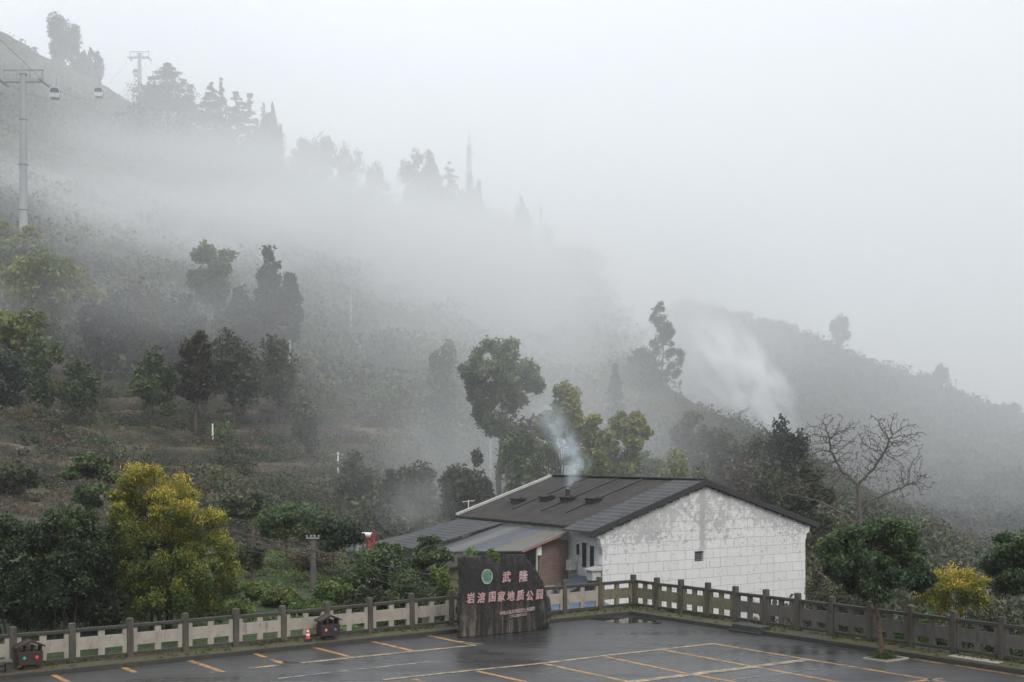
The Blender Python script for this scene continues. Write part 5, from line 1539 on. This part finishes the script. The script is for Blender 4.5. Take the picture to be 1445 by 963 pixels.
# --- undergrowth nobody could count
def scatter(name, n, pxr, Dr, size, k_leaf, leaf, pals, seed, keep=None, squash=.8, dpow=1.0):
    rng = np.random.default_rng(seed)
    X_, Y_ = [], []
    p = rng.uniform(pxr[0], pxr[1], n * 2); D = Dr[0] + (Dr[1] - Dr[0]) * rng.uniform(0, 1, n * 2) ** dpow
    X = (p - CX) / F * D
    k = np.ones(n * 2, bool)
    if keep is not None: k = keep(p, D, X)
    p, D, X = p[k][:n], D[k][:n], X[k][:n]
    Z = terrain_z(X, D)
    nn = len(p)
    sz = rng.uniform(size[0], size[1], nn) * rng.uniform(.6, 1.2, nn)
    pal_i = rng.integers(0, len(pals), nn)
    idx = np.repeat(np.arange(nn), k_leaf)
    b = ball(nn * k_leaf, rng, .5); b[:, 2] = np.abs(b[:, 2]) * squash
    P = np.stack([X, D, Z], 1)[idx] + b * sz[idx][:, None]
    V, Q = leaf_quads(P, leaf * (sz[idx] / size[1]) ** .5, rng, .55, .1)
    tone = (rng.uniform(.1, .9, nn))[idx]
    col = np.zeros((len(P) * 4, 3))
    for j, pn_ in enumerate(pals):
        s = pal_i[idx] == j
        col[np.repeat(s, 4)] = leaf_cols(None, tone[s], PAL[pn_], rng)
    o = quadmesh(name, V, Q, M['leaf'], None, col)
    return o
o = scatter('hillside_scrub', 1500, (-60, 860), (76, 190), (.35, 1.7), 110, .30, ['scrub', 'dry', 'dry', 'scrub', 'dark'], 401, keep=lambda p, D, X: fbm(X / 13, D / 6, 77) > .42)
tag(o, 'tangled brown and green scrub covering the terraced hillside', 'scrub', kind='stuff')
o = scatter('terrace_shrubs', 420, (-60, 820), (78, 185), (1.2, 2.8), 260, .34, ['scrub', 'broad', 'dark', 'dry', 'scrub'], 411, keep=lambda p, D, X: fbm(X / 18, D / 9, 177) > .50, squash=1.0)
tag(o, 'thickets of dark shrubs between the dry terraces', 'shrubs', kind='stuff')
o = scatter('hillside_woods', 2200, (-120, 900), (165, 400), (1.8, 5.5), 80, 1.1, ['conifer', 'scrub', 'scrub', 'broad'], 402)
tag(o, 'misty woodland growing over the upper left hillside', 'woodland', kind='stuff')
o = scatter('crest_woods', 150, (185, 398), (338, 372), (4.0, 8.5), 260, 1.0, ['conifer', 'conifer', 'dark'], 420, squash=1.5)
tag(o, 'dense dark conifer wood filling in along the left crest', 'woodland', kind='stuff')
o = scatter('spur_woods', 150, (400, 700), (325, 352), (3.0, 6.5), 200, 1.0, ['conifer', 'scrub'], 421, squash=1.4)
tag(o, 'faint woodland band along the middle spur', 'woodland', kind='stuff')
o = scatter('valley_woods', 2100, (520, 1320), (92, 205), (1.0, 4.0), 80, .58, ['scrub', 'scrub', 'broad', 'dry', 'conifer'], 403, keep=lambda p, D, X: ~((D < 104) & (p > 1120)))
tag(o, 'mixed bushes and trees growing thick in the valley behind the farmhouse', 'woodland', kind='stuff')
o = scatter('far_woods', 3600, (930, 1620), (225, 432), (1.8, 4.6), 40, 1.5, ['conifer', 'conifer', 'scrub'], 404)
tag(o, 'hazy forest covering the far right ridge', 'forest', kind='stuff')
o = scatter('valley_scrub', 1500, (1080, 1560), (58, 225), (.8, 2.6), 46, .55, ['scrub', 'dark', 'scrub', 'dry'], 405)
tag(o, 'grey green scrub sloping away below the right balustrade', 'scrub', kind='stuff')
o = scatter('garden_plants', 1500, (250, 700), (44, 78), (.10, .5), 26, .16, ['lime', 'lime', 'scrub', 'bamboo'], 406, keep=lambda p, D, X: fbm(X / 4, D / 3, 55) > .44)
tag(o, 'vegetable plants and weeds on the green garden plots', 'garden plants', kind='stuff')
rngg = np.random.default_rng(90)
n_ = 26000
p_ = rngg.uniform(-60, 900, n_); D_ = 74 + 120 * rngg.uniform(0, 1, n_) ** 1.1
X_ = (p_ - CX) / F * D_; ok = fbm(X_ / 6, D_ / 3, 99) > .50
X_, D_ = X_[ok], D_[ok]; Z_ = terrain_z(X_, D_); sz = rngg.uniform(.18, .6, len(X_)); idx = np.repeat(np.arange(len(X_)), 12)
P3 = np.column_stack([X_[idx] + rngg.normal(0, .4, len(idx)) * sz[idx], D_[idx] + rngg.normal(0, .4, len(idx)) * sz[idx], Z_[idx] + rngg.uniform(0, .6, len(idx)) * sz[idx]])
V, Q = leaf_quads(P3, .30, rngg, .22, 0, -1.2)
o = quadmesh('dry_grass', V, Q, M['leaf'], None, leaf_cols(None, np.repeat(rngg.uniform(0, 1, len(X_)), 12), [(.04, .042, .022), (.095, .075, .048), (.18, .145, .085)], rngg))
tag(o, 'dry brown grass tufts over the old terraces', 'grass', kind='stuff')
# tufts along the mossy verge
rngv = np.random.default_rng(61)
PV = []
for (dv, nv_, L_) in ((dL, nL, 22), (dR, nR, 16)):
    n_ = 500
    t_ = rngv.uniform(.2, L_, n_); s_ = np.where(rngv.random(n_) < .6, rngv.normal(.05, .07, n_), rngv.uniform(-.4, .85, n_))
    ok = fbm(t_ * .8, s_ * 3, 13) > .47
    PV.append((c2 + dv * t_[:, None] + nv_ * s_[:, None])[ok])
PV = np.concatenate(PV); idx = np.repeat(np.arange(len(PV)), 16)
P3 = np.column_stack([PV[idx] + rngv.normal(0, .05, (len(idx), 2)), ZF + np.abs(rngv.normal(.03, .035, len(idx)))])
V, Q = leaf_quads(P3, .075, rngv, .3, 0, -.9)
o = quadmesh('verge_weeds', V, Q, M['leaf'], None, leaf_cols(None, rngv.uniform(0, 1, len(idx)), [(.03, .045, .012), (.07, .09, .02), (.12, .13, .03)], rngv))
tag(o, 'small weeds and moss tufts along the foot of the balustrades', 'weeds', kind='stuff')

# ------------------------------------------------------------------ poles and wires
def pole(label, x, D, ybot, ytop, r, mat, arms=(), name='utility_pole', insul=True):
    D = hit(x, ybot) if D > 70 else D
    zb = tz(x, D) - .3; zt_ = zp(D, ytop)
    X = (x - CX) / F * D
    root = empty(name, (X, D, zb)); tag(root, label, 'pole')
    h_ = zt_ - zb
    m = MB(); m.lathe([(r * 1.25, 0), (r, h_)], 10); m.build('shaft', mat, root, smooth=False)
    for (dz, L) in arms:
        m = MB(); m.box(-L / 2, L / 2, -r - .06, -r + .01, h_ - dz - .03, h_ - dz + .03); a_ = m.build('crossarm', M['metal_grey'], root)
        for k in (-.45, -.15, .15, .45):
            m = MB(); m.lathe([(.022, 0), (.04, .035), (.02, .06), (.04, .09), (.015, .12)], 8, (k * L, -r - .02, h_ - dz + .032)); m.build('insulator', M['metal_grey'], a_)
    return np.array([X, D, zt_])
pole('dark wooden pole on the lawn right of the golden tree', 357, 60, 790, 742, .11, M['bark'], ())
pa = pole('concrete utility pole with crossarm in front of the orchard trees', 442, 56, 850, 755, .12, M['bark_grey'], ((.15, .62),))
pole('white utility pole with a small crossarm on the terraces', 477, 108, 676, 638, .08, M['white_paint'], ((.3, 1.2),))
pole('pale utility pole against the big spreading tree', 692, 86, 690, 596, .10, M['metal_grey'], ())
pole('faint grey pole high on the misty slope', 495, 236, 462, 413, .2, M['metal_grey'], ((.4, 2.2),))
pole('thin grey pole below the conifer pair', 409, 160, 545, 480, .14, M['metal_grey'], ())
pole('white lamp post at the left edge of the hillside', 17.5, 142, 494, 468, .12, M['white_paint'], (), 'lamp_post')
pole('short white marker post on the dry terraces', 300, 122, 622, 598, .09, M['white_paint'], (), 'marker_post')
pole('thin white stake high on the terraces', 330, 142, 566, 554, .09, M['white_paint'], (), 'marker_post')
pole('pale stake on the slope beside the big spreading tree', 657, 122, 572, 560, .1, M['white_paint'], (), 'marker_post')
pole('thin pole standing alone on the far spur', 763, 330, 340, 290, .25, M['metal_grey'], (), 'spur_pole')
# TV aerial on the back roof corner
P = px(661, 722, 67)
m = MB(); m.tube([(0, 0, -.6), (0, 0, .65)], .025, 6); m.tube([(-.35, 0, .55), (.35, 0, .62)], .015, 5)
for k in (-.25, 0, .25): m.tube([(k, -.2, .58 + k * .1), (k, .2, .58 + k * .1)], .012, 5)
o = m.build('roof_aerial', M['white_paint']); o.location = tuple(P); tag(o, 'small white aerial at the back corner of the farmhouse roof', 'aerial')

def wire(label, a, b, sag, r=.02, name='power_line'):
    t = np.linspace(0, 1, 24)[:, None]
    P = np.asarray(a) * (1 - t) + np.asarray(b) * t
    P[:, 2] -= sag * 4 * (t * (1 - t))[:, 0]
    m = MB(); m.tube(P, r, 5)
    return tag(m.build(name, M['cable']), label, 'cable')
wire('upper power line crossing the garden towards the boulder', px(60, 668, 62), px(700, 828, 50), .5, .03)
wire('middle power line crossing in front of the orchard trees', px(318, 752, 57), px(660, 832, 50), .25, .026)
wire('lower power line crossing low behind the balustrade', px(300, 762, 52), px(640, 838, 49), .2, .012)
wire('thin line running down the slope over the dry terraces', px(-30, 640, 125), px(420, 490, 158), 3.0, .035)
wire('thin line running from the terraces to the lawn pole', px(357, 742, 60), px(140, 690, 80), .6, .016)

# ------------------------------------------------------------------ cableway
def pylon(label, x, D, ybase, ytop, r, arm, name='cableway_pylon'):
    X = (x - CX) / F * D
    zb = min(zp(D, ybase), tz(x, D)) - 1.0; zt_ = zp(D, ytop); h_ = zt_ - zb
    root = empty(name, (X, D, zb)); tag(root, label, 'pylon')
    k = 4
    for i in range(k):                          # flanged tube sections
        z0, z1 = h_ * i / k, h_ * (i + 1) / k
        m = MB(); r0 = r * (1.3 - .4 * i / k); r1 = r * (1.3 - .4 * (i + 1) / k)
        m.lathe([(r0, z0 + .002), (r1, z1 - .25), (r1 * 1.25, z1 - .2), (r1 * 1.25, z1 - .002)], 14); m.build('shaft_section', M['steel'], root, smooth=False)
    m = MB(); m.box(-arm / 2, arm / 2, -.28, .28, h_ - 1.6, h_ - 1.0); m.build('crossarm', M['steel'], root)
    m = MB()
    m.box(-arm / 2, arm / 2, -.14, .14, h_ + .5, h_ + .75)
    m.build('gantry_beam', M['steel'], root)
    for sx in (-1, -.35, .35, 1):
        m = MB(); m.box(sx * arm / 2 * .93 - .08, sx * arm / 2 * .93 + .08, -.1, .1, h_ - 1.001, h_ + .501); m.build('gantry_post', M['steel'], root)
    for sx in (-1, 1):
        m = MB(); m.box(sx * arm / 2 - .15, sx * arm / 2 + .15, -2.4, 2.4, h_ - 1.82, h_ - 1.605)
        tr = m.build('sheave_train', M['metal_grey'], root)
        m = MB()
        m.tube([(sx * arm / 2 + .17, -2.0 + .0, h_ - 1.75), (sx * arm / 2 + .30, -2.0, h_ - 1.75)], .22, 12)
        m.build('sheave', M['metal_grey'], tr)
        for q in (-1.0, 0, 1.0, 2.0):
            m = MB(); m.tube([(sx * arm / 2 + .17, q, h_ - 1.75), (sx * arm / 2 + .30, q, h_ - 1.75)], .22, 12); m.build('sheave', M['metal_grey'], tr)
    return root, np.array([X, D, zt_ - 1.6])
p1, top1 = pylon('tall nearer cableway pylon at the left edge', 33, 218, 318, 104, .62, 7.6)
p2, top2 = pylon('farther cableway pylon behind the crest conifers', 197, 395, 128, 76, .62, 6.6)
off = []
dirv = top2 - top1; dirv /= np.linalg.norm(dirv)
for sx, lb in ((-1, 'left cableway rope running up to the farther pylon'), (1, 'right cableway rope running up to the farther pylon')):
    a = top1 + np.array([sx * 3.8, 0, .15]); b = top2 + np.array([sx * 3.3, 0, .15])
    back = a - (b - a) * .45; back[2] = a[2] - 10
    t = np.linspace(0, 1, 40)[:, None]
    P = np.concatenate([back * (1 - t) + a * t, (a * (1 - t) + b * t)[1:]])
    P[40:, 2] -= 8.0 * 4 * (t * (1 - t))[1:, 0]
    m = MB(); m.tube(P, .035, 5)
    tag(m.build('cableway_rope', M['cable']), lb, 'cable')
M['cabin_glass'] = plain('cabin_glass', (.06, .07, .08), .15, .1)
def gondola(label, x, y, D, hang):
    P = px(x, y, D)
    root = empty('gondola', P, rad(12)); tag(root, label, 'gondola', 'gondolas on the cableway')
    m = MB()
    prof = [(-.80, -1.05), (.80, -1.05), (1.05, -.15), (.92, .55), (.62, .98), (-.62, .98), (-.92, .55), (-1.05, -.15)]
    m.prism(prof[::-1], -.95, .95); m.build('cabin', plain('cabin_paint', (.42, .43, .44), .4, .05), root, bevel=.08)
    m = MB(); wp = [(-.86, -.10), (.86, -.10), (.78, .50), (.55, .82), (-.55, .82), (-.78, .50)]
    m.prism(wp[::-1], -.975, -.955); m.build('window', M['cabin_glass'], root)
    m = MB(); m.prism(wp[::-1], .955, .975); m.build('window', M['cabin_glass'], root)
    for s in (-1, 1):
        m = MB(); m.box(min(s * 1.0, s * 1.03), max(s * 1.0, s * 1.03), -.7, .7, -.1, .4); m.build('window', M['cabin_glass'], root)
    m = MB(); m.tube([(0, 0, .97), (0, 0, 1.6), (.25, 0, 2.0), (.25, 0, hang)], .07, 6); m.build('hanger', M['steel'], root)
    return root
def rope_z(sx, D):
    a = top1 + np.array([sx * 3.8, 0, .15]); b = top2 + np.array([sx * 3.3, 0, .15])
    t = (D - a[1]) / (b[1] - a[1]); q = a * (1 - t) + b * t
    q[2] -= 32 * t * (1 - t); return q
gondola('nearer white gondola hanging right of the left pylon', 78, 132, 232, 3.2)
gondola('second white gondola hanging farther from the left pylon', 139.5, 131, 262, 3.2)
gondola('small gondola hanging against the far pylon', 192, 103, 385, 3.2)

# radio mast on the spur
b = at(662, 336)
root = empty('radio_mast', b); tag(root, 'faint lattice radio mast among the misty spur trees', 'mast')
hm = zp(336, 205) - b[2]
m = MB()
for (sx, sy) in ((-1, -1), (1, -1), (0, 1)):
    m.tube([(sx * 1.1, sy * 1.1, -1), (sx * .45, sy * .45, hm)], .16, 5)
nz = 12
for i in range(nz):
    z0, z1 = hm * i / nz, hm * (i + 1) / nz; w0 = 1.1 - .65 * i / nz; w1 = 1.1 - .65 * (i + 1) / nz
    m.tube([(-w0, -w0, z0), (w1, -w1, z1)], .08, 4); m.tube([(w0, -w0, z0), (0, w1, z1)], .08, 4); m.tube([(0, w0, z0), (-w1, -w1, z1)], .08, 4)
m.build('lattice', M['metal_grey'], root)
m = MB(); m.tube([(0, 0, hm - .5), (0, 0, zp(336, 182) - b[2])], .13, 6); m.build('spike', M['metal_grey'], root)
for k in range(3):
    a = k * 2.1
    m = MB(); m.box(-.2, .2, -.12, .12, -1.3, 1.3); o = m.build('antenna_panel', M['white_paint'], root); o.location = (1.3 * math.cos(a), 1.3 * math.sin(a), hm - 2.2)

# ------------------------------------------------------------------ air: haze, mist banks, smoke
def vol(name, density_nodes, color, aniso=0.0, step=1.0):
    m = bpy.data.materials.new(name); m.use_nodes = True
    t = m.node_tree; t.nodes.clear()
    out = t.nodes.new('ShaderNodeOutputMaterial')
    p = t.nodes.new('ShaderNodeVolumePrincipled')
    p.inputs['Color'].default_value = color + (1,)
    p.inputs['Anisotropy'].default_value = aniso
    t.links.new(p.outputs[0], out.inputs['Volume'])
    if callable(density_nodes): density_nodes(t, p)
    else: p.inputs['Density'].default_value = density_nodes
    m.cycles.volume_step_rate = step
    return m
HAZE = 0.00032
hz = MB().box(-560, 580, -32, 648, -16, 235).build('haze', vol('haze_air', HAZE, (0.95, 0.975, 1.0)))
tag(hz, kind='stuff')

def soft(dens, nscale, lo, hi, seed, fall=1.0):
    """density: ellipsoid falloff times drifting noise, in the bank's own space"""
    def f(t, p):
        tc = t.nodes.new('ShaderNodeTexCoord')
        ln = t.nodes.new('ShaderNodeVectorMath'); ln.operation = 'LENGTH'
        t.links.new(tc.outputs['Object'], ln.inputs[0])
        mr = t.nodes.new('ShaderNodeMapRange'); mr.interpolation_type = 'SMOOTHSTEP'
        mr.inputs['From Min'].default_value = 1.0; mr.inputs['From Max'].default_value = 1.0 - fall
        t.links.new(ln.outputs['Value'], mr.inputs['Value'])
        mp = t.nodes.new('ShaderNodeMapping'); mp.inputs['Location'].default_value = (seed, seed * 1.7, seed * .3)
        t.links.new(tc.outputs['Object'], mp.inputs['Vector'])
        nz = t.nodes.new('ShaderNodeTexNoise'); nz.inputs['Scale'].default_value = nscale; nz.inputs['Detail'].default_value = 3
        nz.inputs['Distortion'].default_value = .4
        t.links.new(mp.outputs[0], nz.inputs['Vector'])
        m2 = t.nodes.new('ShaderNodeMapRange'); m2.inputs['From Min'].default_value = lo; m2.inputs['From Max'].default_value = hi
        t.links.new(nz.outputs[0], m2.inputs['Value'])
        mu = t.nodes.new('ShaderNodeMath'); mu.operation = 'MULTIPLY'
        t.links.new(mr.outputs[0], mu.inputs[0]); t.links.new(m2.outputs[0], mu.inputs[1])
        mu2 = t.nodes.new('ShaderNodeMath'); mu2.operation = 'MULTIPLY'; mu2.inputs[1].default_value = dens
        t.links.new(mu.outputs[0], mu2.inputs[0]); t.links.new(mu2.outputs[0], p.inputs['Density'])
    return f

def ico(name, mat, c, size, rot=(0, 0, 0)):
    import bmesh
    bm = bmesh.new(); bmesh.ops.create_icosphere(bm, subdivisions=3, radius=1.02)
    me = bpy.data.meshes.new(name); bm.to_mesh(me); bm.free(); me.materials.append(mat)
    o = bpy.data.objects.new(name, me); C.objects.link(o)
    o.location = tuple(c); o.scale = size; o.rotation_euler = rot
    return o
def bank(label, x, y, D, size, dens, seed, nscale=1.3, lo=.3, hi=.7, rot=(0, 0, 0), fall=.9):
    o = ico('mist_bank', vol('mist', soft(dens, nscale, lo, hi, seed, fall), (0.97, 0.985, 1.0)), px(x, y, D), size, rot)
    tag(o, label, 'mist', kind='stuff'); return o
bank('broad veil of mist over the far slopes and ridges', 1080, 430, 350, (310, 262, 165), .0054, 2.0, nscale=1.0, lo=.1, hi=.6, fall=.7)
bank('mist bank lying over the upper left hillside', 330, 335, 262, (115, 55, 30), .042, 1.0, nscale=2.0, lo=.34, hi=.62, rot=(0, rad(8), 0))
bank('thin mist drifting through the trees above the terraces', 230, 405, 160, (75, 19, 20), .022, 21.0, nscale=2.4, lo=.25)
bank('mist softening the top left corner of the hill', 120, 70, 352, (120, 50, 62), .016, 17.0, nscale=2.0, lo=.25)
bank('thick mist bank hiding the middle spur', 690, 405, 258, (90, 68, 52), .036, 4.0, nscale=2.0, lo=.32, hi=.64, rot=(0, rad(18), 0))
bank('bluish smoke haze hanging over the lower terraces', 725, 575, 104, (26, 46, 24), .021, 11.0, lo=.2)
bank('mist filling the valley between the spur and right ridge', 940, 400, 330, (60, 60, 50), .018, 7.0)
bank('drifting wisp of mist rising from the valley trees', 1045, 535, 205, (8, 9, 17), .80, 9.0, nscale=3.2, lo=.45, hi=.66, rot=(0, rad(-38), 0))

# chimney smoke: bluish plume leaning left as it rises
def smoke():
    base = np.array(chim)
    def pt(x, y, dd): return px(x, y, base[1] + dd)
    path = np.array([base - np.array([0, 0, .15]), pt(803, 688, 0), pt(812, 668, .3), pt(815, 655, .6), pt(803, 634, 1.0), pt(788, 612, 1.5), pt(776, 592, 2.0), pt(770, 574, 2.6)])
    t = np.linspace(0, 1, 28); tt = np.linspace(0, 1, len(path))
    P = np.stack([np.interp(t, tt, path[:, i]) for i in range(3)], 1)
    k = np.array([.25, .5, .25])
    for _ in range(2): P[1:-1] = P[:-2] * .25 + P[1:-1] * .5 + P[2:] * .25
    R = np.interp(t, [0, .15, .4, .7, 1], [.16, .42, .90, 1.2, 1.3])
    Q_ = P - base
    m = MB(); m.tube(Q_, R * 1.25, 14)
    zmax = Q_[-1, 2] + .8
    def dn(tr, p):
        L = tr.links.new
        def nd(typ, **kw):
            d = tr.nodes.new('ShaderNode' + typ)
            for k_, v_ in kw.items(): setattr(d, k_, v_)
            return d
        def mth(op, a_, b_):
            d = nd('Math', operation=op)
            for i_, v_ in enumerate((a_, b_)):
                if hasattr(v_, 'links'): L(v_, d.inputs[i_])
                else: d.inputs[i_].default_value = v_
            return d.outputs[0]
        tc = nd('TexCoord')
        nw = nd('TexNoise'); nw.inputs['Scale'].default_value = .9; nw.inputs['Detail'].default_value = 2
        L(tc.outputs['Object'], nw.inputs['Vector'])
        wv = nd('VectorMath', operation='MULTIPLY_ADD'); L(nw.outputs['Color'], wv.inputs[0]); wv.inputs[1].default_value = (.9, .9, .9); wv.inputs[2].default_value = (-.45, -.45, -.45)
        ad = nd('VectorMath', operation='ADD'); L(tc.outputs['Object'], ad.inputs[0]); L(wv.outputs[0], ad.inputs[1])
        sp = nd('SeparateXYZ'); L(tc.outputs['Object'], sp.inputs[0])
        sw = nd('SeparateXYZ'); L(ad.outputs[0], sw.inputs[0])
        fz = mth('DIVIDE', sp.outputs[2], zmax)
        cr = nd('ValToRGB'); L(fz, cr.inputs[0]); e = cr.color_ramp.elements
        idx_ = np.linspace(0, len(Q_) - 1, 12).astype(int)
        while len(e) < 12: e.new(.5)
        for el, i_ in zip(e, idx_):
            el.position = float(np.clip(Q_[i_, 2] / zmax, 0, 1)); el.color = (Q_[i_, 0] / 20 + .5, Q_[i_, 1] / 20 + .5, R[i_] / 2, 1)
        sc_ = nd('SeparateColor'); L(cr.outputs[0], sc_.inputs[0])
        # blend from the steady column at the flue to the curling upper plume
        kx = mth('MINIMUM', mth('MULTIPLY', sp.outputs[2], .6), 1.0)
        def lerp(a_, b_): return mth('ADD', a_, mth('MULTIPLY', kx, mth('SUBTRACT', b_, a_)))
        dx = mth('SUBTRACT', lerp(sp.outputs[0], sw.outputs[0]), mth('MULTIPLY', mth('SUBTRACT', sc_.outputs[0], .5), 20.0))
        dy = mth('SUBTRACT', lerp(sp.outputs[1], sw.outputs[1]), mth('MULTIPLY', mth('SUBTRACT', sc_.outputs[1], .5), 20.0))
        r_ = mth('SQRT', mth('ADD', mth('MULTIPLY', dx, dx), mth('MULTIPLY', dy, dy)), 0.0)
        f = nd('MapRange', interpolation_type='SMOOTHSTEP'); L(mth('DIVIDE', r_, mth('MULTIPLY', sc_.outputs[2], 2.0)), f.inputs['Value'])
        f.inputs['From Min'].default_value = 1.05; f.inputs['From Max'].default_value = .1
        nz = nd('TexNoise'); nz.inputs['Scale'].default_value = 1.6; nz.inputs['Detail'].default_value = 4; nz.inputs['Distortion'].default_value = .8
        L(tc.outputs['Object'], nz.inputs['Vector'])
        m2 = nd('MapRange'); L(nz.outputs[0], m2.inputs['Value']); m2.inputs['From Min'].default_value = .36; m2.inputs['From Max'].default_value = .66
        m3 = nd('MapRange'); L(fz, m3.inputs['Value']); m3.inputs['From Min'].default_value = 0; m3.inputs['From Max'].default_value = 1; m3.inputs['To Min'].default_value = 1.7; m3.inputs['To Max'].default_value = .08
        L(mth('MULTIPLY', mth('MULTIPLY', f.outputs[0], m2.outputs[0]), m3.outputs[0]), p.inputs['Density'])
    o = m.build('chimney_smoke', vol('smoke', dn, (.85, .93, 1.0), 0.0, .4), smooth=True)
    o.location = tuple(base); tag(o, 'bluish chimney smoke drifting up from the roof vent', 'smoke', kind='stuff')
smoke()
bank('thin smoke drifting over the low roofs behind the solar heater', 590, 715, 72, (3.5, 3, 2.6), .10, 14.0, nscale=1.2)
